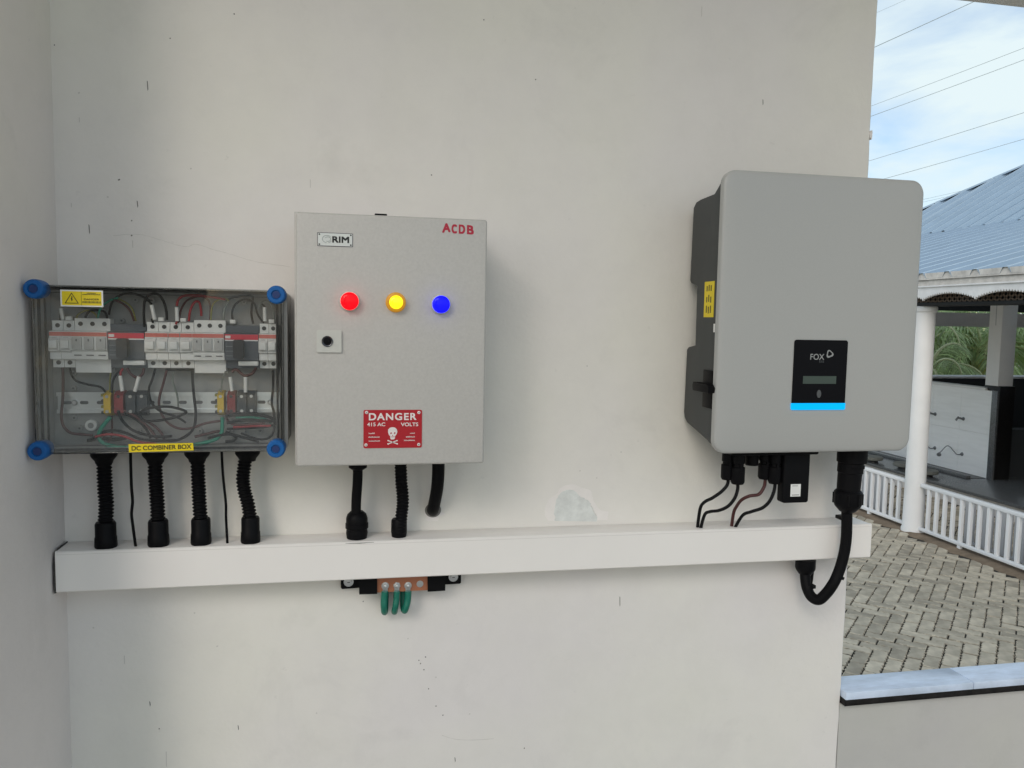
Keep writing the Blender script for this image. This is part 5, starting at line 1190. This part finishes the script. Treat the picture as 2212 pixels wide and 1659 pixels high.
# stools
for k, (x_, y_) in enumerate(((8.44, 10.05), (8.56, 9.45), (8.50, 8.86))):
    s_ = thing('stone_stool', ('round stone stool on the granite floor, farthest from the granite post', 'middle one of the round stone stools on the granite floor', 'round stone stool on the granite floor, closest to the granite post')[k], 'stool', (x_, y_, ZF), 'stone stools facing the taps')
    part('seat', MB().lathe([(.150, 0), (.160, .012), (.160, .045), (.150, .055)], (x_, y_, ZF + .045), (0, 0, 1), 22), 'stone', s_)
    part('leg', MB().lathe([(.09, 0), (.08, .045)], (x_, y_, ZF + .0005), (0, 0, 1), 18), 'black_granite', s_)
# hanging cords by the pillar
solo('hanging_cord', MB().tube([(9.02, 8.30, 2.25), (9.02, 8.305, 1.9), (9.03, 8.31, 1.55)], .006, 6, 4), 'gate_grey', 'thin cord hanging from the pavilion roof beside the square pillar', 'cord', (9.02, 8.3, 1.55))

# ================================================================== vegetation
def palm(x, y, h, lean, n, lab, drop=0, seed=0, scale=1.0, extra=()):
    rnd = random.Random(seed)
    t = thing('coconut_palm', lab, 'palm', (x, y, G - .05), 'palms beyond the pavilion')
    top = Vector((x + lean[0], y + lean[1], G + h))
    part('trunk', MB().tube([(x, y, G - .1), (x + lean[0] * .3, y + lean[1] * .3, G + h * .5), tuple(top)], .15, 10, 8, True, lambda t_, s: .17 - .06 * t_), 'bark', t, 60)
    for k in range(n + len(extra)):
        az = 2 * math.pi * (k * .381966) + rnd.uniform(-.2, .2)
        el = R(75 - 105 * k / (n - 1)) + rnd.uniform(-.1, .1)
        L = rnd.uniform(2.6, 3.4) * scale; bend = 7.5; dry = n - drop <= k < n
        if k >= n:
            az, el, L, bend, dry = extra[k - n]; az, el = R(az), R(el)
        hd = Vector((math.cos(az), math.sin(az), 0)); pts = []
        p = top.copy(); e = el; seg = 12
        for i in range(seg + 1):
            pts.append(p.copy()); p = p + (hd * math.cos(e) + Vector((0, 0, math.sin(e)))) * (L / seg); e -= R(bend) + .02 * i
        mb = MB()
        for i in range(1, seg):
            for q in range(2):
                f_ = (i + q / 2) / seg; ii = min(seg - 1, int(f_ * seg)); b0 = pts[ii].lerp(pts[ii + 1], f_ * seg - ii)
                tg = (pts[ii + 1] - pts[ii]).normalized(); side = tg.cross(Vector((0, 0, 1)))
                if side.length < 1e-3: continue
                side.normalize(); ll = .85 * scale * math.sin(math.pi * min(1, f_ * .85 + .12)) + .1
                for s_ in (-1, 1):
                    dr = (side * s_ * .8 + tg * .55 + Vector((0, 0, -.35 - .3 * rnd.random()))).normalized()
                    w_ = tg * .040 * scale
                    mid = b0 + dr * ll * .5 + Vector((0, 0, .03)); tip = b0 + dr * ll + Vector((0, 0, -.12 * ll))
                    mb.add([b0 - w_ * .5, b0 + w_ * .5, mid + w_, mid - w_, tip], [(0, 1, 2, 3), (3, 2, 4)])
        fr_ = part('frond', mb, 'leaf_dry' if dry else 'leaf_palm', t, 80)
        part('midrib', MB().tube(pts, .04, 6, 0, True, lambda t_, s: .045 * (1 - t_) + .010), 'leaf_rib', fr_, 60)
    return t
palm(17.56, 18.00, 1.84, (.15, .1), 12, 'coconut palm with drooping yellowed fronds framed beside the square pillar', 0, 3, 1.0,
     [(168, 22, 2.3, 8, False), (172, 2, 2.2, 6, False), (100, 80, 2.4, 3, False), (-12, 66, 2.4, 4, False), (168, 64, 2.4, 5, False), (-20, 30, 2.2, 8, False), (-100, -58, 1.5, 2, True), (-135, -50, 1.6, 2, True), (-60, -62, 1.4, 2, True), (-170, -40, 1.6, 4, True), (-15, -15, 2.0, 8, False)])
palm(16.06, 19.00, 2.01, (0, 0), 10, 'palm whose long fronds reach out past the round column', 0, 5, 1.0, [(-10, 18, 2.6, 5, False), (-14, 40, 2.8, 6, False), (-6, 0, 2.4, 5, False), (-12, 60, 2.6, 5, False), (-20, -20, 2.2, 4, False)])
palm(14.71, 16.50, 1.31, (0, 0), 14, 'small young palm growing low behind the far coping', 0, 6, .62)
palm(23.5, 27.0, 3.4, (-.3, 0), 20, 'taller palm deeper behind the framed palm', 1, 8, 1.1)
palm(19.25, 18.00, 2.04, (.1, 0), 16, 'palm seen past the far side of the square pillar', 2, 11)
def tree(x, y, h, rx, rz, lab, seed, nl=2600):
    rnd = random.Random(seed)
    t = thing('broadleaf_tree', lab, 'tree', (x, y, G - .05), 'trees beyond the pavilion')
    cz = G + h - rz
    tm = MB().tube([(x, y, G - .1), (x + .1, y, G + h * .4), (x, y + .1, cz)], .2, 8, 6, True, lambda t_, s: .22 - .12 * t_)
    part('trunk', tm, 'bark', t, 60)
    lf = MB(); clumps = []
    for k in range(26):
        d = Vector((rnd.gauss(0, 1), rnd.gauss(0, 1), rnd.gauss(0, 1))).normalized() * rnd.uniform(.45, 1) 
        clumps.append(Vector((x + d.x * rx, y + d.y * rx, cz + d.z * rz)))
    for c in clumps[:8]:
        tm2 = MB().tube([(x, y, cz - .5), tuple(c)], .04, 5); part('limb', tm2, 'bark', t)
    for k in range(nl):
        c = rnd.choice(clumps); d = Vector((rnd.gauss(0, 1), rnd.gauss(0, 1), rnd.gauss(0, .8))) * (.26 * rx)
        p = c + d; u_ = Vector((rnd.uniform(-1, 1), rnd.uniform(-1, 1), rnd.uniform(-.6, .4))).normalized(); v_ = u_.cross(Vector((rnd.uniform(-1, 1), rnd.uniform(-1, 1), 1))).normalized()
        s_ = rnd.uniform(.16, .32)
        lf.add([p, p + u_ * s_ + v_ * s_ * .4, p + u_ * s_ * 2, p + u_ * s_ - v_ * s_ * .4], [(0, 1, 2, 3)])
    part('crown', lf, 'leaf_broad', t, 80)
for k, (x, y, h, rx, rz, lab) in enumerate(((19.5, 33, 5.2, 3.4, 2.7, 'dense tree filling the gap beside the round column'), (25.0, 34, 5.6, 3.6, 2.9, 'dense tree directly behind the drooping palm'), (30.5, 33, 5.2, 3.5, 2.8, 'dense tree behind the square pillar'), (35.5, 32, 5.0, 3.4, 2.6, 'dense tree past the square pillar'), (22.0, 41, 6.0, 4.2, 3.2, 'rearmost tree between the two dense trees'), (31.0, 42, 6.0, 4.4, 3.2, 'rearmost broad tree farther along the hedge'))):
    tree(x, y, h, rx, rz, lab, 40 + k)
hm = MB(); hn = 40
hv_ = []
for i in range(hn + 1):
    for j in range(9):
        x_ = -60 + i * 6.0; y_ = 46 + j * 7.0
        hv_.append((x_, y_, G - .03 + (0.6 + 3.2 * (j / 8) ** .8 + .35 * math.sin(i * 1.7 + j)) * (1 if j else 0)))
hm.add(hv_, [(i * 9 + j, (i + 1) * 9 + j, (i + 1) * 9 + j + 1, i * 9 + j + 1) for i in range(hn) for j in range(8)])
struct('hill', hm, 'grass_ground')

# ================================================================== overhead lines
LINES = [
    ((30.42, 58.05, 18.94), (40.48, 27.88, 22.71), 0.030, 'thick twin overhead line, highest of the dark lines'),
    ((30.94, 58.92, 15.39), (42.21, 25.42, 19.38), 0.018, 'overhead line just above its close parallel neighbour'),
    ((31.06, 59.03, 14.73), (42.33, 25.50, 18.76), 0.022, 'overhead line just below its close parallel neighbour'),
    ((31.41, 59.55, 11.84), (42.81, 25.73, 15.84), 0.020, 'single overhead line crossing the sky at mid height'),
    ((32.67, 58.90, 10.68), (43.60, 26.43, 14.53), 0.020, 'single overhead line below the mid-height one'),
    ((34.49, 57.77, 9.31), (44.64, 28.07, 12.25), 0.013, 'faint overhead line skimming above the roof'),
    ((34.52, 57.78, 9.11), (44.32, 29.04, 12.03), 0.013, 'second faint overhead line, nearest the roof hip'),
    ((29.83, 57.44, 21.40), (38.91, 31.89, 23.56), 0.012, 'faint short overhead line by the top of the wall'),
]
for a_, b_, r_, lab in LINES:
    a_, b_ = Vector(a_), Vector(b_); mid = (a_ + b_) / 2 - Vector((0, 0, .12))
    solo('overhead_line', MB().tube([a_, mid, b_], r_ * .7, 6, 10), 'wire_line', lab, 'power line', tuple(mid), 'overhead lines above the courtyard', 60)
